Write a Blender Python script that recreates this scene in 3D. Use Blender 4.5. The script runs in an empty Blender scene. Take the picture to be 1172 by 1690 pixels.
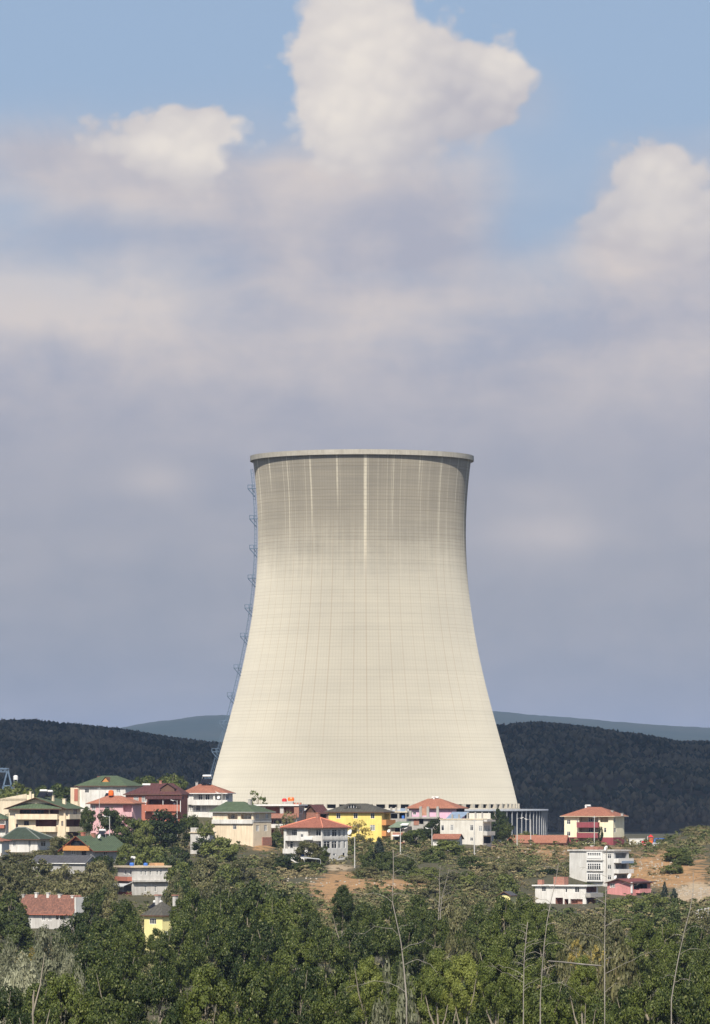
import bpy, math, random
import numpy as np
from math import radians as R, sin, cos, pi
from mathutils import Vector, Matrix

S = bpy.context.scene
COL = S.collection
rng = np.random.default_rng(7)
random.seed(7)

# ------------------------------------------------------------------ camera
F = 8550.0          # focal length in photo pixels (photo 1172 x 1690)
HX, HY = 586.0, 1310.0   # principal column, horizon row
cd = bpy.data.cameras.new('camera')
cam = bpy.data.objects.new('camera', cd)
COL.objects.link(cam)
cam.location = (0, 0, 0)
cam.rotation_euler = (R(90), 0, 0)
cd.sensor_fit = 'VERTICAL'
cd.sensor_height = 36.0
cd.lens = F / 1690.0 * 36.0
cd.shift_y = (HY - 845.0) / 1690.0
cd.clip_start = 1.0
cd.clip_end = 60000.0
S.camera = cam

# ------------------------------------------------------------------ light
SUN_EL, SUN_AZ = 45.0, 188.0     # azimuth clockwise from the view direction (+Y)
sd = bpy.data.lights.new('sun', 'SUN')
sd.energy = 4.9
sd.angle = R(0.53)
sd.color = (1.0, 0.93, 0.82)
sun = bpy.data.objects.new('sun', sd)
COL.objects.link(sun)
sdir = Vector((sin(R(SUN_AZ)) * cos(R(SUN_EL)), cos(R(SUN_AZ)) * cos(R(SUN_EL)), sin(R(SUN_EL))))
sun.rotation_euler = sdir.to_track_quat('Z', 'Y').to_euler()

S.view_settings.view_transform = 'Standard'
S.view_settings.look = 'None'
S.view_settings.exposure = 0.25
S.view_settings.gamma = 1.0
S.view_settings.use_curve_mapping = False
S.cycles.max_bounces = 5
S.cycles.diffuse_bounces = 2
S.cycles.glossy_bounces = 2
S.cycles.transmission_bounces = 3
S.cycles.volume_bounces = 0
S.cycles.use_denoising = True

# ------------------------------------------------------------------ node expression helper
class Ex:
    """a socket (or a number) that builds math nodes when used in arithmetic"""
    def __init__(s, nt, v): s.nt, s.v = nt, v
    def _m(s, op, *o, clamp=False):
        n = s.nt.nodes.new('ShaderNodeMath'); n.operation = op; n.use_clamp = clamp
        for i, a in enumerate((s,) + o):
            v = a.v if isinstance(a, Ex) else a
            if isinstance(v, (int, float)): n.inputs[i].default_value = v
            else: s.nt.links.new(v, n.inputs[i])
        return Ex(s.nt, n.outputs[0])
    def __add__(s, o): return s._m('ADD', o)
    __radd__ = __add__
    def __sub__(s, o): return s._m('SUBTRACT', o)
    def __rsub__(s, o): return Ex(s.nt, o)._m('SUBTRACT', s)
    def __mul__(s, o): return s._m('MULTIPLY', o)
    __rmul__ = __mul__
    def __truediv__(s, o): return s._m('DIVIDE', o)
    def max(s, o): return s._m('MAXIMUM', o)
    def min(s, o): return s._m('MINIMUM', o)
    def pow(s, o): return s._m('POWER', o)
    def exp(s): return s._m('EXPONENT')
    def frac(s): return s._m('FRACT')
    def floor(s): return s._m('FLOOR')
    def abs(s): return s._m('ABSOLUTE')
    def clamp(s): return s._m('ADD', 0.0, clamp=True)
    def less(s, o): return s._m('LESS_THAN', o)
    def step(s, a, b):
        n = s.nt.nodes.new('ShaderNodeMapRange'); n.interpolation_type = 'SMOOTHSTEP'
        s.nt.links.new(s.v, n.inputs[0])
        n.inputs[1].default_value = a; n.inputs[2].default_value = b
        return Ex(s.nt, n.outputs[0])
def vec(nt, x, y, z):
    n = nt.nodes.new('ShaderNodeCombineXYZ')
    for i, a in enumerate((x, y, z)):
        v = a.v if isinstance(a, Ex) else a
        if isinstance(v, (int, float)): n.inputs[i].default_value = v
        else: nt.links.new(v, n.inputs[i])
    return n.outputs[0]
def noise(nt, v, scale, detail=4.0, rough=0.55, dist=0.0):
    n = nt.nodes.new('ShaderNodeTexNoise')
    n.inputs['Scale'].default_value = scale; n.inputs['Detail'].default_value = detail
    n.inputs['Roughness'].default_value = rough; n.inputs['Distortion'].default_value = dist
    if v is not None: nt.links.new(v, n.inputs['Vector'])
    return Ex(nt, n.outputs[0])
def white(nt, v):
    n = nt.nodes.new('ShaderNodeTexWhiteNoise'); n.noise_dimensions = '1D'
    nt.links.new(v.v, n.inputs['W'])
    return Ex(nt, n.outputs['Value'])
def mixc(nt, fac, a, b):
    n = nt.nodes.new('ShaderNodeMix'); n.data_type = 'RGBA'
    f = fac.v if isinstance(fac, Ex) else fac
    if isinstance(f, (int, float)): n.inputs[0].default_value = f
    else: nt.links.new(f, n.inputs[0])
    for i, c in ((6, a), (7, b)):
        if isinstance(c, (tuple, list)): n.inputs[i].default_value = (*c[:3], 1)
        else: nt.links.new(c, n.inputs[i])
    return n.outputs[2]
def mulc(nt, c, f):
    n = nt.nodes.new('ShaderNodeVectorMath'); n.operation = 'SCALE'
    if isinstance(c, (tuple, list)): n.inputs[0].default_value = c[:3]
    else: nt.links.new(c, n.inputs[0])
    v = f.v if isinstance(f, Ex) else f
    if isinstance(v, (int, float)): n.inputs['Scale'].default_value = v
    else: nt.links.new(v, n.inputs['Scale'])
    return n.outputs[0]

def srgb(r, g, b):
    f = lambda c: (c / 255 / 12.92) if c <= 10 else ((c / 255 + 0.055) / 1.055) ** 2.4
    return (f(r), f(g), f(b))

# ------------------------------------------------------------------ sky (directions only: azimuth and elevation)
W = bpy.data.worlds.new('World'); S.world = W; W.use_nodes = True
def build_sky():
    nt = W.node_tree; nt.nodes.clear()
    out = nt.nodes.new('ShaderNodeOutputWorld'); bg = nt.nodes.new('ShaderNodeBackground')
    nt.links.new(bg.outputs[0], out.inputs[0])
    sky = nt.nodes.new('ShaderNodeTexSky'); sky.sky_type = 'NISHITA'; sky.sun_disc = False
    sky.sun_elevation = R(SUN_EL); sky.sun_rotation = R(SUN_AZ); sky.air_density = 1.0; sky.dust_density = 1.2; sky.ozone_density = 1.6
    tc = nt.nodes.new('ShaderNodeTexCoord'); sx = nt.nodes.new('ShaderNodeSeparateXYZ')
    nt.links.new(tc.outputs['Generated'], sx.inputs[0])
    x, y, z = (Ex(nt, sx.outputs[i]) for i in range(3))
    u = x._m('ARCTAN2', y) * F + HX             # azimuth, in 1/F rad
    v = HY - z._m('ARCSINE') * F                # elevation, in 1/F rad, downwards
    P = vec(nt, u * 0.001, v * 0.0013, 0.0)
    nbig = noise(nt, P, 2.6, 3, 0.5) - 0.5
    nmid = noise(nt, P, 6.0, 8, 0.60, 0.5) - 0.5
    nfin = noise(nt, P, 17.0, 6, 0.62, 0.6) - 0.5
    P2 = vec(nt, u * 0.001 + 0.016, v * 0.0013 - 0.022, 0.0)
    nmid2 = noise(nt, P2, 6.0, 8, 0.60, 0.5) - 0.5
    def vor(vv, sc):
        n = nt.nodes.new('ShaderNodeTexVoronoi'); n.feature = 'SMOOTH_F1'; n.voronoi_dimensions = '2D'; n.inputs['Scale'].default_value = sc; n.inputs['Smoothness'].default_value = 0.35
        nt.links.new(vv, n.inputs['Vector']); return Ex(nt, n.outputs['Distance'])
    wu, wv = u * 0.001 + nmid * 0.05 + nfin * 0.02, v * 0.0011 + nbig * 0.06 - nfin * 0.02
    PV = vec(nt, wu, wv, 0.0); PV2 = vec(nt, wu - 0.004, wv - 0.012, 0.0)
    b1, b2, b3 = 0.42 - vor(PV, 11.0), 0.42 - vor(PV, 24.0), 0.42 - vor(PV, 52.0)
    bil = b1 * 0.7 + b2 * 0.42 + b3 * 0.16
    bil2 = (0.42 - vor(PV2, 11.0)) * 0.7 + (0.42 - vor(PV2, 24.0)) * 0.4
    relief = (bil - b3 * 0.22) - bil2                       # side of each billow turned to the sun
    flat = noise(nt, vec(nt, u * 0.001, v * 0.0032, 3.0), 3.2, 4, 0.5) - 0.5
    uw = u + nbig * 60 + nmid * 40; vw = v + nbig * 60 + nmid * 45
    def blob(cx, cy, ax, ay, wt=1.0, soft=False):
        a = (u if soft else uw) - cx; b = (v if soft else vw) - cy
        a = a * (1 / ax); b = b * (1 / ay)
        return ((a * a + b * b) * -1.0).exp() * wt
    def total(bs, soft=False):
        t = None
        for q in bs:
            e = blob(*q, soft=soft); t = e if t is None else t + e
        return t
    # blue overhead, thinning to a grey lavender veil low down
    nis = mulc(nt, sky.outputs[0], 0.1)
    blue = mixc(nt, 0.8, nis, BLUE)
    high = v.step(-2500.0, -200.0)
    base = mixc(nt, high, nis, blue)
    veil = (v + flat * 200 + nmid * 120).step(60.0, 640.0)
    veil = (veil - total(VEIL_HOLES)).clamp()
    veil = (veil + total(VEIL_PATCH)).clamp()
    tone = (flat * 1.3 + nmid * 0.9 + bil * .25 + 0.32 + total(VEIL_LIGHT, True) - total(VEIL_DARK, True)).clamp()
    tone = tone * (1.0 - v.step(560.0, 780.0) * 0.72) + total([(250, 795, 70, 32, .26), (910, 880, 120, 40, .28), (880, 810, 60, 26, .14)], True)
    low = mixc(nt, v.step(500.0, 1150.0), VEIL_HI, VEIL_LO)
    vcol = mixc(nt, tone, low, VEIL_LIT)
    c = mixc(nt, veil, base, vcol)
    # heaped cumulus with hard sunlit tops and soft grey undersides
    d = total(CUM) + bil * 0.75 + nmid * 0.35 + nfin * 0.18
    a = d.step(0.33, 0.66)
    fade = (1.0 - total(CUM_BASE, True)).clamp()
    a = a * fade
    lit = (total(CUM_LIT, True) + relief * 0.6 + nmid * 0.55 + bil * .25).clamp()
    ccol = mixc(nt, lit, CUM_SHADE, CUM_BRIGHT)
    c = mixc(nt, a, c, ccol)
    nt.links.new(c, bg.inputs[0]); bg.inputs[1].default_value = 1.0
def sky_rgb(r, g, b, k=0.84): return tuple(q * k for q in srgb(r, g, b))
BLUE = sky_rgb(152, 174, 204)
VEIL_HI, VEIL_LO, VEIL_LIT = sky_rgb(176, 178, 192), sky_rgb(158, 162, 171), sky_rgb(220, 210, 205)
CUM_SHADE, CUM_BRIGHT = sky_rgb(190, 187, 194), sky_rgb(236, 228, 219)
VEIL_HOLES = [(428, 195, 34, 50, .7), (915, 290, 70, 120, .75), (120, 60, 260, 130, .6), (1010, 60, 260, 130, .6), (20, 360, 60, 50, .3), (600, 455, 130, 22, .2), (850, 400, 60, 70, .3)]
VEIL_PATCH = [(180, 290, 260, 80, .65), (620, 350, 240, 120, .75), (1090, 400, 120, 120, .5), (60, 250, 110, 45, .35), (860, 170, 60, 50, .3)]
VEIL_LIGHT = [(40, 490, 110, 55, .95), (230, 510, 140, 70, .65), (660, 530, 140, 55, .4), (230, 350, 140, 40, .3), (1060, 430, 130, 60, .5), (270, 800, 60, 30, .5), (900, 880, 110, 40, .55), (480, 420, 60, 60, .25), (560, 300, 130, 40, .25)]
VEIL_DARK = [(620, 430, 200, 40, .35), (230, 390, 190, 32, .4), (640, 340, 150, 40, .12), (900, 540, 200, 30, .15)]
CUM = [(600, 50, 105, 110, 1.1), (555, 170, 78, 90, .85), (690, 150, 95, 85, .75), (815, 130, 62, 62, 1.0), (620, 250, 125, 60, .65), (760, 200, 70, 50, .5),
       (215, 228, 92, 48, .85), (335, 230, 66, 50, .95), (300, 295, 90, 44, .6), (1080, 300, 62, 72, .95), (1135, 370, 100, 90, .85), (1010, 380, 65, 60, .7)]
CUM_BASE = [(620, 420, 330, 95, 1.0), (790, 300, 90, 50, .6), (200, 410, 300, 70, .95), (1090, 520, 160, 80, 1.0), (150, 300, 90, 36, .5)]
CUM_LIT = [(600, 70, 150, 130, .85), (560, 220, 130, 80, .6), (830, 115, 60, 50, .75), (280, 235, 150, 52, .8), (340, 290, 80, 50, .45), (1090, 320, 110, 110, .6)]
build_sky()

def tone(c, k=0.84, s=0.82):
    l = 0.3 * c[0] + 0.5 * c[1] + 0.2 * c[2]
    return tuple((l + (q - l) * s) * k for q in c)
# ------------------------------------------------------------------ meshes
def tag(o, label=None, cat=None, group=None, kind=None):
    if label: o['label'] = label
    if cat: o['category'] = cat
    if group: o['group'] = group
    if kind: o['kind'] = kind
    return o
def link(name, data, parent=None, loc=None):
    o = bpy.data.objects.new(name, data); COL.objects.link(o)
    if parent is not None: o.parent = parent
    if loc is not None: o.location = loc
    return o
def empty(name, loc, rz=0.0):
    o = link(name, None, None, loc); o.rotation_euler = (0, 0, rz); o.empty_display_size = 0.5
    return o
def np_mesh(name, V, Q, mat, smooth=False, uv=None):
    """V (n,3), Q (m,4) quads"""
    me = bpy.data.meshes.new(name)
    V = np.asarray(V, np.float32); Q = np.asarray(Q, np.int32)
    me.vertices.add(len(V)); me.vertices.foreach_set('co', V.ravel())
    k = Q.shape[1]
    me.loops.add(Q.size); me.loops.foreach_set('vertex_index', Q.ravel())
    me.polygons.add(len(Q))
    me.polygons.foreach_set('loop_start', np.arange(0, Q.size, k, dtype=np.int32))
    me.polygons.foreach_set('loop_total', np.full(len(Q), k, np.int32))
    if smooth: me.polygons.foreach_set('use_smooth', np.ones(len(Q), bool))
    me.update(calc_edges=True)
    if mat: me.materials.append(mat)
    return me
class MB:
    """collects faces of one part; build() links it as one mesh"""
    def __init__(s): s.v, s.f, s.m = [], [], []
    def face(s, pts, m=0):
        i = len(s.v); s.v += [tuple(p) for p in pts]; s.f.append(tuple(range(i, i + len(pts)))); s.m.append(m)
    def box(s, x0, y0, z0, x1, y1, z1, m=0, M=None):
        if x0 > x1: x0, x1 = x1, x0
        if y0 > y1: y0, y1 = y1, y0
        if z0 > z1: z0, z1 = z1, z0
        c = [Vector(p) for p in ((x0, y0, z0), (x1, y0, z0), (x1, y1, z0), (x0, y1, z0), (x0, y0, z1), (x1, y0, z1), (x1, y1, z1), (x0, y1, z1))]
        if M is not None: c = [M @ p for p in c]
        for q in ((0, 3, 2, 1), (4, 5, 6, 7), (0, 1, 5, 4), (1, 2, 6, 5), (2, 3, 7, 6), (3, 0, 4, 7)):
            s.face([c[i] for i in q], m)
        return s
    def bar(s, a, b, w, h=None, m=0):
        a, b = Vector(a), Vector(b); d = b - a; L = d.length
        M = Matrix.Translation(a) @ d.to_track_quat('Z', 'X').to_matrix().to_4x4()
        h = h or w
        return s.box(-w / 2, -h / 2, 0, w / 2, h / 2, L, m, M)
    def tube(s, pts, rads, n=8, m=0, cap=True):
        pts = [Vector(p) for p in pts]; rings = []
        for i, p in enumerate(pts):
            d = (pts[min(i + 1, len(pts) - 1)] - pts[max(i - 1, 0)]).normalized()
            q = d.to_track_quat('Z', 'X')
            rings.append([p + q @ Vector((cos(2 * pi * k / n) * rads[i], sin(2 * pi * k / n) * rads[i], 0)) for k in range(n)])
        for i in range(len(rings) - 1):
            for k in range(n):
                s.face((rings[i][k], rings[i][(k + 1) % n], rings[i + 1][(k + 1) % n], rings[i + 1][k]), m)
        if cap:
            s.face(rings[0][::-1], m); s.face(rings[-1], m)
        return s
    def lathe(s, prof, n=24, m=0, off=(0, 0, 0)):
        ox, oy, oz = off
        for (r0, z0), (r1, z1) in zip(prof[:-1], prof[1:]):
            for k in range(n):
                a, b = 2 * pi * k / n, 2 * pi * (k + 1) / n
                s.face(((ox + r0 * cos(a), oy + r0 * sin(a), oz + z0), (ox + r0 * cos(b), oy + r0 * sin(b), oz + z0),
                        (ox + r1 * cos(b), oy + r1 * sin(b), oz + z1), (ox + r1 * cos(a), oy + r1 * sin(a), oz + z1)), m)
        return s
    def mesh(s, name, mats, smooth=False):
        me = bpy.data.meshes.new(name)
        me.from_pydata(s.v, [], s.f)
        for mt in (mats if isinstance(mats, (list, tuple)) else [mats]): me.materials.append(mt)
        me.polygons.foreach_set('material_index', s.m)
        uv = me.uv_layers.new(name='UVMap')
        for p in me.polygons:
            n = p.normal
            t = Vector((-n.y, n.x, 0))
            t = t.normalized() if t.length > 1e-4 else Vector((1, 0, 0))
            b = n.cross(t)
            for li in p.loop_indices:
                c = me.vertices[me.loops[li].vertex_index].co
                uv.data[li].uv = (c.dot(t), c.dot(b))
        if smooth:
            import bmesh
            bm = bmesh.new(); bm.from_mesh(me); bmesh.ops.remove_doubles(bm, verts=bm.verts, dist=0.0005); bm.to_mesh(me); bm.free()
            me.polygons.foreach_set('use_smooth', np.ones(len(me.polygons), bool))
        return me
    def build(s, name, mats, parent=None, loc=None, smooth=False):
        return link(name, s.mesh(name, mats, smooth), parent, loc)

def at(px, py, D):
    """photo pixel and distance -> world point"""
    return Vector(((px - HX) / F * D, D, (HY - py) / F * D))

# ------------------------------------------------------------------ materials
MATS = {}
def newmat(name):
    m = bpy.data.materials.new(name); m.use_nodes = True
    nt = m.node_tree; nt.nodes.clear()
    out = nt.nodes.new('ShaderNodeOutputMaterial'); b = nt.nodes.new('ShaderNodeBsdfPrincipled')
    nt.links.new(b.outputs[0], out.inputs[0])
    return m, nt, b, out
def setcol(nt, b, c):
    if isinstance(c, (tuple, list)): b.inputs['Base Color'].default_value = (*c[:3], 1)
    else: nt.links.new(c, b.inputs['Base Color'])
def coords(nt, kind='Object'):
    tc = nt.nodes.new('ShaderNodeTexCoord'); sx = nt.nodes.new('ShaderNodeSeparateXYZ')
    nt.links.new(tc.outputs[kind], sx.inputs[0])
    return tc.outputs[kind], [Ex(nt, sx.outputs[i]) for i in range(3)]
def plaster(name, c, dirt=0.25, rough=0.9):
    if name in MATS: return MATS[name]
    m, nt, b, _ = newmat(name); c = tone(c, .97, .85)
    tc, (x, y, z) = coords(nt)
    n1 = noise(nt, tc, 0.35, 5, 0.6); n2 = noise(nt, vec(nt, x * 2.2, y * 2.2, z * 0.22), 1.0, 4, 0.6); n3 = noise(nt, tc, 5.0, 3, 0.6)
    f = ((n1 - 0.5) * 1.3 + (n2 - 0.5) * 1.7 + (n3 - 0.5) * 0.5 + 0.35).clamp()
    dirt = min(dirt * 1.35, .6); dark = tuple(q * (1 - dirt) * k for q, k in zip(c, (0.97, 0.94, 0.9)))
    setcol(nt, b, mixc(nt, f, tuple(min(q * 1.06, 0.86) for q in c), dark))
    b.inputs['Roughness'].default_value = rough
    MATS[name] = m; return m
def tiles(name, c, c2, row=0.36, col=0.26, var=0.5):
    """clay tiles: rows up the slope, columns along the eave, in metres of the roof's own UV"""
    if name in MATS: return MATS[name]
    m, nt, b, _ = newmat(name)
    c, c2 = tone(c, .8, .8), tone(c2, .72, .8)
    uvc, (u, v, _z) = coords(nt, 'UV')
    ob, _xyz = coords(nt)
    br = nt.nodes.new('ShaderNodeTexBrick'); nt.links.new(uvc, br.inputs['Vector'])
    br.inputs['Scale'].default_value = 1.0; br.inputs['Brick Width'].default_value = col; br.inputs['Row Height'].default_value = row
    br.inputs['Mortar Size'].default_value = 0.035; br.inputs['Mortar Smooth'].default_value = 0.6; br.offset = 0.0
    br.inputs['Color1'].default_value = (*c, 1); br.inputs['Color2'].default_value = (*c2, 1)
    br.inputs['Mortar'].default_value = (*[q * 0.45 for q in c2], 1)
    n = noise(nt, ob, 0.5, 5, 0.65); n4 = noise(nt, ob, 2.6, 3, 0.6)
    f = ((n - 0.5) * 2.2 + (n4 - 0.5) * 0.8 + 0.4).clamp() * var
    setcol(nt, b, mixc(nt, f, br.outputs['Color'], tuple(q * 0.55 for q in c2)))
    b.inputs['Roughness'].default_value = 0.85
    bp = nt.nodes.new('ShaderNodeBump'); bp.inputs['Strength'].default_value = 0.5; bp.inputs['Distance'].default_value = 0.06
    wv = (u * (2 * pi / col))._m('SINE'); nt.links.new(wv.v, bp.inputs['Height']); nt.links.new(bp.outputs[0], b.inputs['Normal'])
    MATS[name] = m; return m
def shingle(name, c):
    return tiles(name, c, tuple(q * 0.8 for q in c), 0.34, 0.9, 0.3)
def brick(name, c=srgb(165, 92, 62), c2=srgb(140, 74, 50)):
    if name in MATS: return MATS[name]
    m, nt, b, _ = newmat(name)
    uvc, _u = coords(nt, 'UV'); ob, _x = coords(nt)
    br = nt.nodes.new('ShaderNodeTexBrick'); nt.links.new(uvc, br.inputs['Vector'])
    br.inputs['Scale'].default_value = 1.0; br.inputs['Brick Width'].default_value = 0.4; br.inputs['Row Height'].default_value = 0.2
    br.inputs['Mortar Size'].default_value = 0.02
    br.inputs['Color1'].default_value = (*c, 1); br.inputs['Color2'].default_value = (*c2, 1); br.inputs['Mortar'].default_value = (0.38, 0.34, 0.3, 1)
    n = noise(nt, ob, 0.8, 4, 0.6)
    setcol(nt, b, mixc(nt, (n - 0.45).clamp() * 1.2, br.outputs['Color'], (0.22, 0.16, 0.12)))
    b.inputs['Roughness'].default_value = 0.9
    MATS[name] = m; return m
def plain(name, c, rough=0.6, metal=0.0, var=0.18, sc=1.2):
    if name in MATS: return MATS[name]
    m, nt, b, _ = newmat(name)
    tc, _x = coords(nt); n = noise(nt, tc, sc, 4, 0.6)
    setcol(nt, b, mixc(nt, ((n - 0.5) * 2 + 0.5).clamp(), tuple(q * (1 - var) for q in c), tuple(min(q * (1 + var), .9) for q in c)))
    b.inputs['Roughness'].default_value = rough; b.inputs['Metallic'].default_value = metal
    MATS[name] = m; return m
def glassy(name, c):
    m, nt, b, _ = newmat(name)
    tc, _x = coords(nt); n = noise(nt, tc, 0.9, 2, 0.5)
    setcol(nt, b, mixc(nt, n, tuple(q * 0.5 for q in c), tuple(q * 1.6 for q in c)))
    b.inputs['Roughness'].default_value = 0.12; b.inputs['Specular IOR Level'].default_value = 0.4
    MATS[name] = m; return m
GLASS = glassy('window glass', (0.022, 0.025, 0.03))
CURT = glassy('curtained glass', (0.28, 0.28, 0.27))
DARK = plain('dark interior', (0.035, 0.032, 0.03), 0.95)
WHITE = plain('white paint', (0.74, 0.73, 0.70), 0.55, var=0.06)
CONC = plaster('bare concrete', (0.42, 0.40, 0.36), 0.35)
BROWNW = plain('brown timber', (0.12, 0.06, 0.035), 0.7)
GREYM = plain('grey metal', (0.45, 0.46, 0.47), 0.4, 0.3)
BLACKP = glassy('solar collector glass', (0.012, 0.014, 0.022))
POLE = plain('pole concrete', (0.5, 0.49, 0.46), 0.8)
STEELB = plain('blue painted steel', tone(srgb(92, 120, 148), .8, .8), 0.5)
BRICK = brick('red hollow brick')

# ------------------------------------------------------------------ terrain
def zr(y, D): return (HY - y) / F * D
_ct = {   # world X of a profile -> (distance, photo row of the ground)
    -120: [(960, 1570), (1100, 1515), (1200, 1470), (1300, 1415), (1400, 1380), (1480, 1352), (1560, 1338)],
    -75: [(960, 1575), (1020, 1542), (1100, 1515), (1180, 1482), (1240, 1445), (1290, 1418), (1340, 1400), (1400, 1381), (1480, 1352), (1560, 1338)],
    -40: [(960, 1572), (1100, 1520), (1200, 1474), (1300, 1428), (1380, 1396), (1450, 1366), (1500, 1352), (1560, 1352)],
    -5: [(960, 1568), (1100, 1508), (1160, 1482), (1220, 1452), (1270, 1430), (1300, 1421), (1400, 1396), (1480, 1382), (1560, 1386)],
    25: [(960, 1566), (1100, 1508), (1200, 1462), (1300, 1416), (1360, 1400), (1450, 1388), (1560, 1392)],
    45: [(960, 1566), (1100, 1515), (1205, 1506), (1250, 1482), (1300, 1432), (1380, 1403), (1450, 1393), (1560, 1394)],
    65: [(960, 1566), (1100, 1525), (1200, 1505), (1280, 1466), (1305, 1452), (1335, 1412), (1400, 1398), (1500, 1395), (1560, 1395)],
    82: [(960, 1566), (1100, 1525), (1200, 1500), (1275, 1468), (1295, 1450), (1335, 1416), (1400, 1399), (1500, 1396), (1560, 1396)],
    100: [(960, 1566), (1100, 1525), (1200, 1500), (1275, 1468), (1295, 1450), (1335, 1420), (1380, 1395), (1450, 1378), (1500, 1376), (1560, 1388)],
    140: [(960, 1566), (1100, 1525), (1200, 1500), (1275, 1468), (1295, 1445), (1335, 1412), (1380, 1388), (1450, 1370), (1500, 1370), (1560, 1385)],
}
_ct[25][1:3] = [(1100, 1512), (1200, 1474)]
_cx = np.array(sorted(_ct)); _near = [(-900, -1.7), (0, -1.8), (60, -9), (350, -28), (850, -29)]
_far = [(1660, -17.8), (2600, -20), (60000, -24)]
_DS = np.arange(-900, 60001, 5.0)
_prof = np.array([np.interp(_DS, *zip(*(_near + [(d, zr(y, d)) for d, y in _ct[x]] + _far))) for x in _cx])
_PADS = [  # photo column, ground row, distance, radius of each levelled house plot
    (70, 1378, 1370, 10), (35, 1406, 1330, 8), (155, 1424, 1275, 8), (230, 1478, 1185, 8), (82, 1533, 1020, 8), (255, 1568, 970, 7),
    (175, 1334, 1500, 9), (185, 1376, 1400, 9), (265, 1352, 1440, 9), (340, 1346, 1460, 9), (395, 1392, 1360, 9), (595, 1386, 1430, 9), (470, 1388, 1440, 8),
    (520, 1422, 1300, 9), (720, 1386, 1500, 10), (768, 1394, 1390, 8), (985, 1396, 1490, 9), (990, 1460, 1292, 8), (935, 1505, 1235, 8), (1035, 1472, 1262, 7), (885, 1395, 1440, 8)]
_PX = np.array([(p - HX) / F * D for p, y, D, r in _PADS]); _PY = np.array([D + 5.0 for p, y, D, r in _PADS])
_PZ = np.array([zr(y, D) for p, y, D, r in _PADS]); _PR = np.array([r * 1.0 for *_, r in _PADS])
def _fbm(X, Y, s, seed):
    r = np.random.default_rng(seed); t = 0.0
    for k in range(7):
        a = r.uniform(0, 2 * pi); f = (1.55 ** k) / s; p = r.uniform(0, 6.28)
        a2 = r.uniform(0, 2 * pi); p2 = r.uniform(0, 6.28)
        t = t + (0.62 ** k) * np.sin((X * cos(a) + Y * sin(a)) * f + p + 1.3 * np.sin((X * cos(a2) + Y * sin(a2)) * f * 0.7 + p2))
    return t
def _z0(X, Y):
    i = np.clip(np.searchsorted(_cx, X) - 1, 0, len(_cx) - 2)
    t = np.clip((X - _cx[i]) / (_cx[i + 1] - _cx[i]), 0, 1); t = t * t * (3 - 2 * t)
    j = np.clip((Y - _DS[0]) / 5.0, 0, len(_DS) - 2); k = j.astype(int); g = j - k
    a = _prof[i, k] * (1 - g) + _prof[i, k + 1] * g
    b = _prof[i + 1, k] * (1 - g) + _prof[i + 1, k + 1] * g
    z = a * (1 - t) + b * t
    return z + _fbm(X, Y, 9.0, 3) * 0.22 * np.clip((Y - 100) / 400, 0, 1)
def ground_z(X, Y):
    X = np.atleast_1d(np.asarray(X, float)); Y = np.atleast_1d(np.asarray(Y, float))
    z = _z0(X, Y); num = 0; den = 1e-9
    dz = _PZ - _z0(_PX, _PY)
    wmax = 0
    for px, py, d, r in zip(_PX, _PY, dz, _PR):
        w = np.exp(-(((X - px) ** 2 + (Y - py) ** 2) / (r * r)) ** 1.5)
        num = num + w * d; den = den + w; wmax = np.maximum(wmax, w)
    return z + num / den * wmax
def gz(X, Y): return float(ground_z(X, Y)[0])

def grid_mesh(name, xs, ys, zf, mat, attrs=None):
    X, Y = np.meshgrid(xs, ys); Z = zf(X.ravel(), Y.ravel())
    V = np.stack([X.ravel(), Y.ravel(), Z], 1)
    nx, ny = len(xs), len(ys)
    i = np.arange(nx * ny).reshape(ny, nx)
    Q = np.stack([i[:-1, :-1].ravel(), i[:-1, 1:].ravel(), i[1:, 1:].ravel(), i[1:, :-1].ravel()], 1)
    me = np_mesh(name, V, Q, mat, smooth=True)
    for k, f in (attrs or {}).items():
        at_ = me.attributes.new(k, 'FLOAT', 'POINT'); at_.data.foreach_set('value', np.asarray(f(V[:, 0], V[:, 1], V[:, 2]), np.float32))
    return me

def soil_mask(X, Y, Z):
    """bare orange earth of the cut banks and the track (world positions)"""
    D = np.maximum(Y, 50); px = X / D * F + HX; py = HY - Z / D * F
    m = 0
    for cx, cy, ax, ay, w in ((625, 1462, 58, 16, 1.0), (560, 1446, 34, 22, .9), (520, 1466, 48, 14, .8), (545, 1490, 26, 26, .9), (538, 1515, 14, 18, .6),
                              (690, 1460, 50, 10, .7), (720, 1470, 30, 10, .5), (1105, 1425, 22, 26, 1.0), (1085, 1452, 70, 14, 1.0), (1150, 1430, 40, 30, .75), (1060, 1425, 50, 30, .8),
                              (910, 1412, 50, 20, .75), (880, 1400, 60, 12, .7), (415, 1385, 40, 14, 1.0), (440, 1395, 24, 12, .8), (990, 1400, 60, 7, .6), (815, 1398, 30, 7, .6), (960, 1512, 40, 12, .5), (1150, 1478, 50, 22, .5)):
        m = m + w * np.exp(-((px - cx) / ax) ** 2 - ((py - cy) / ay) ** 2)
    return np.clip(m, 0, 1) * ((Y > 900) & (Y < 1600))
def pale_mask(X, Y, Z):
    D = np.maximum(Y, 50); px = X / D * F + HX; py = HY - Z / D * F
    m = 0
    for cx, cy, ax, ay, w in ((1150, 1472, 50, 20, 1.0), (560, 1432, 32, 9, .9), (520, 1460, 40, 6, .5), (800, 1396, 40, 5, .6), (1010, 1399, 70, 4, .5), (1120, 1490, 40, 12, .5)):
        m = m + w * np.exp(-((px - cx) / ax) ** 2 - ((py - cy) / ay) ** 2)
    return np.clip(m, 0, 1) * ((Y > 900) & (Y < 1600))
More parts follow.
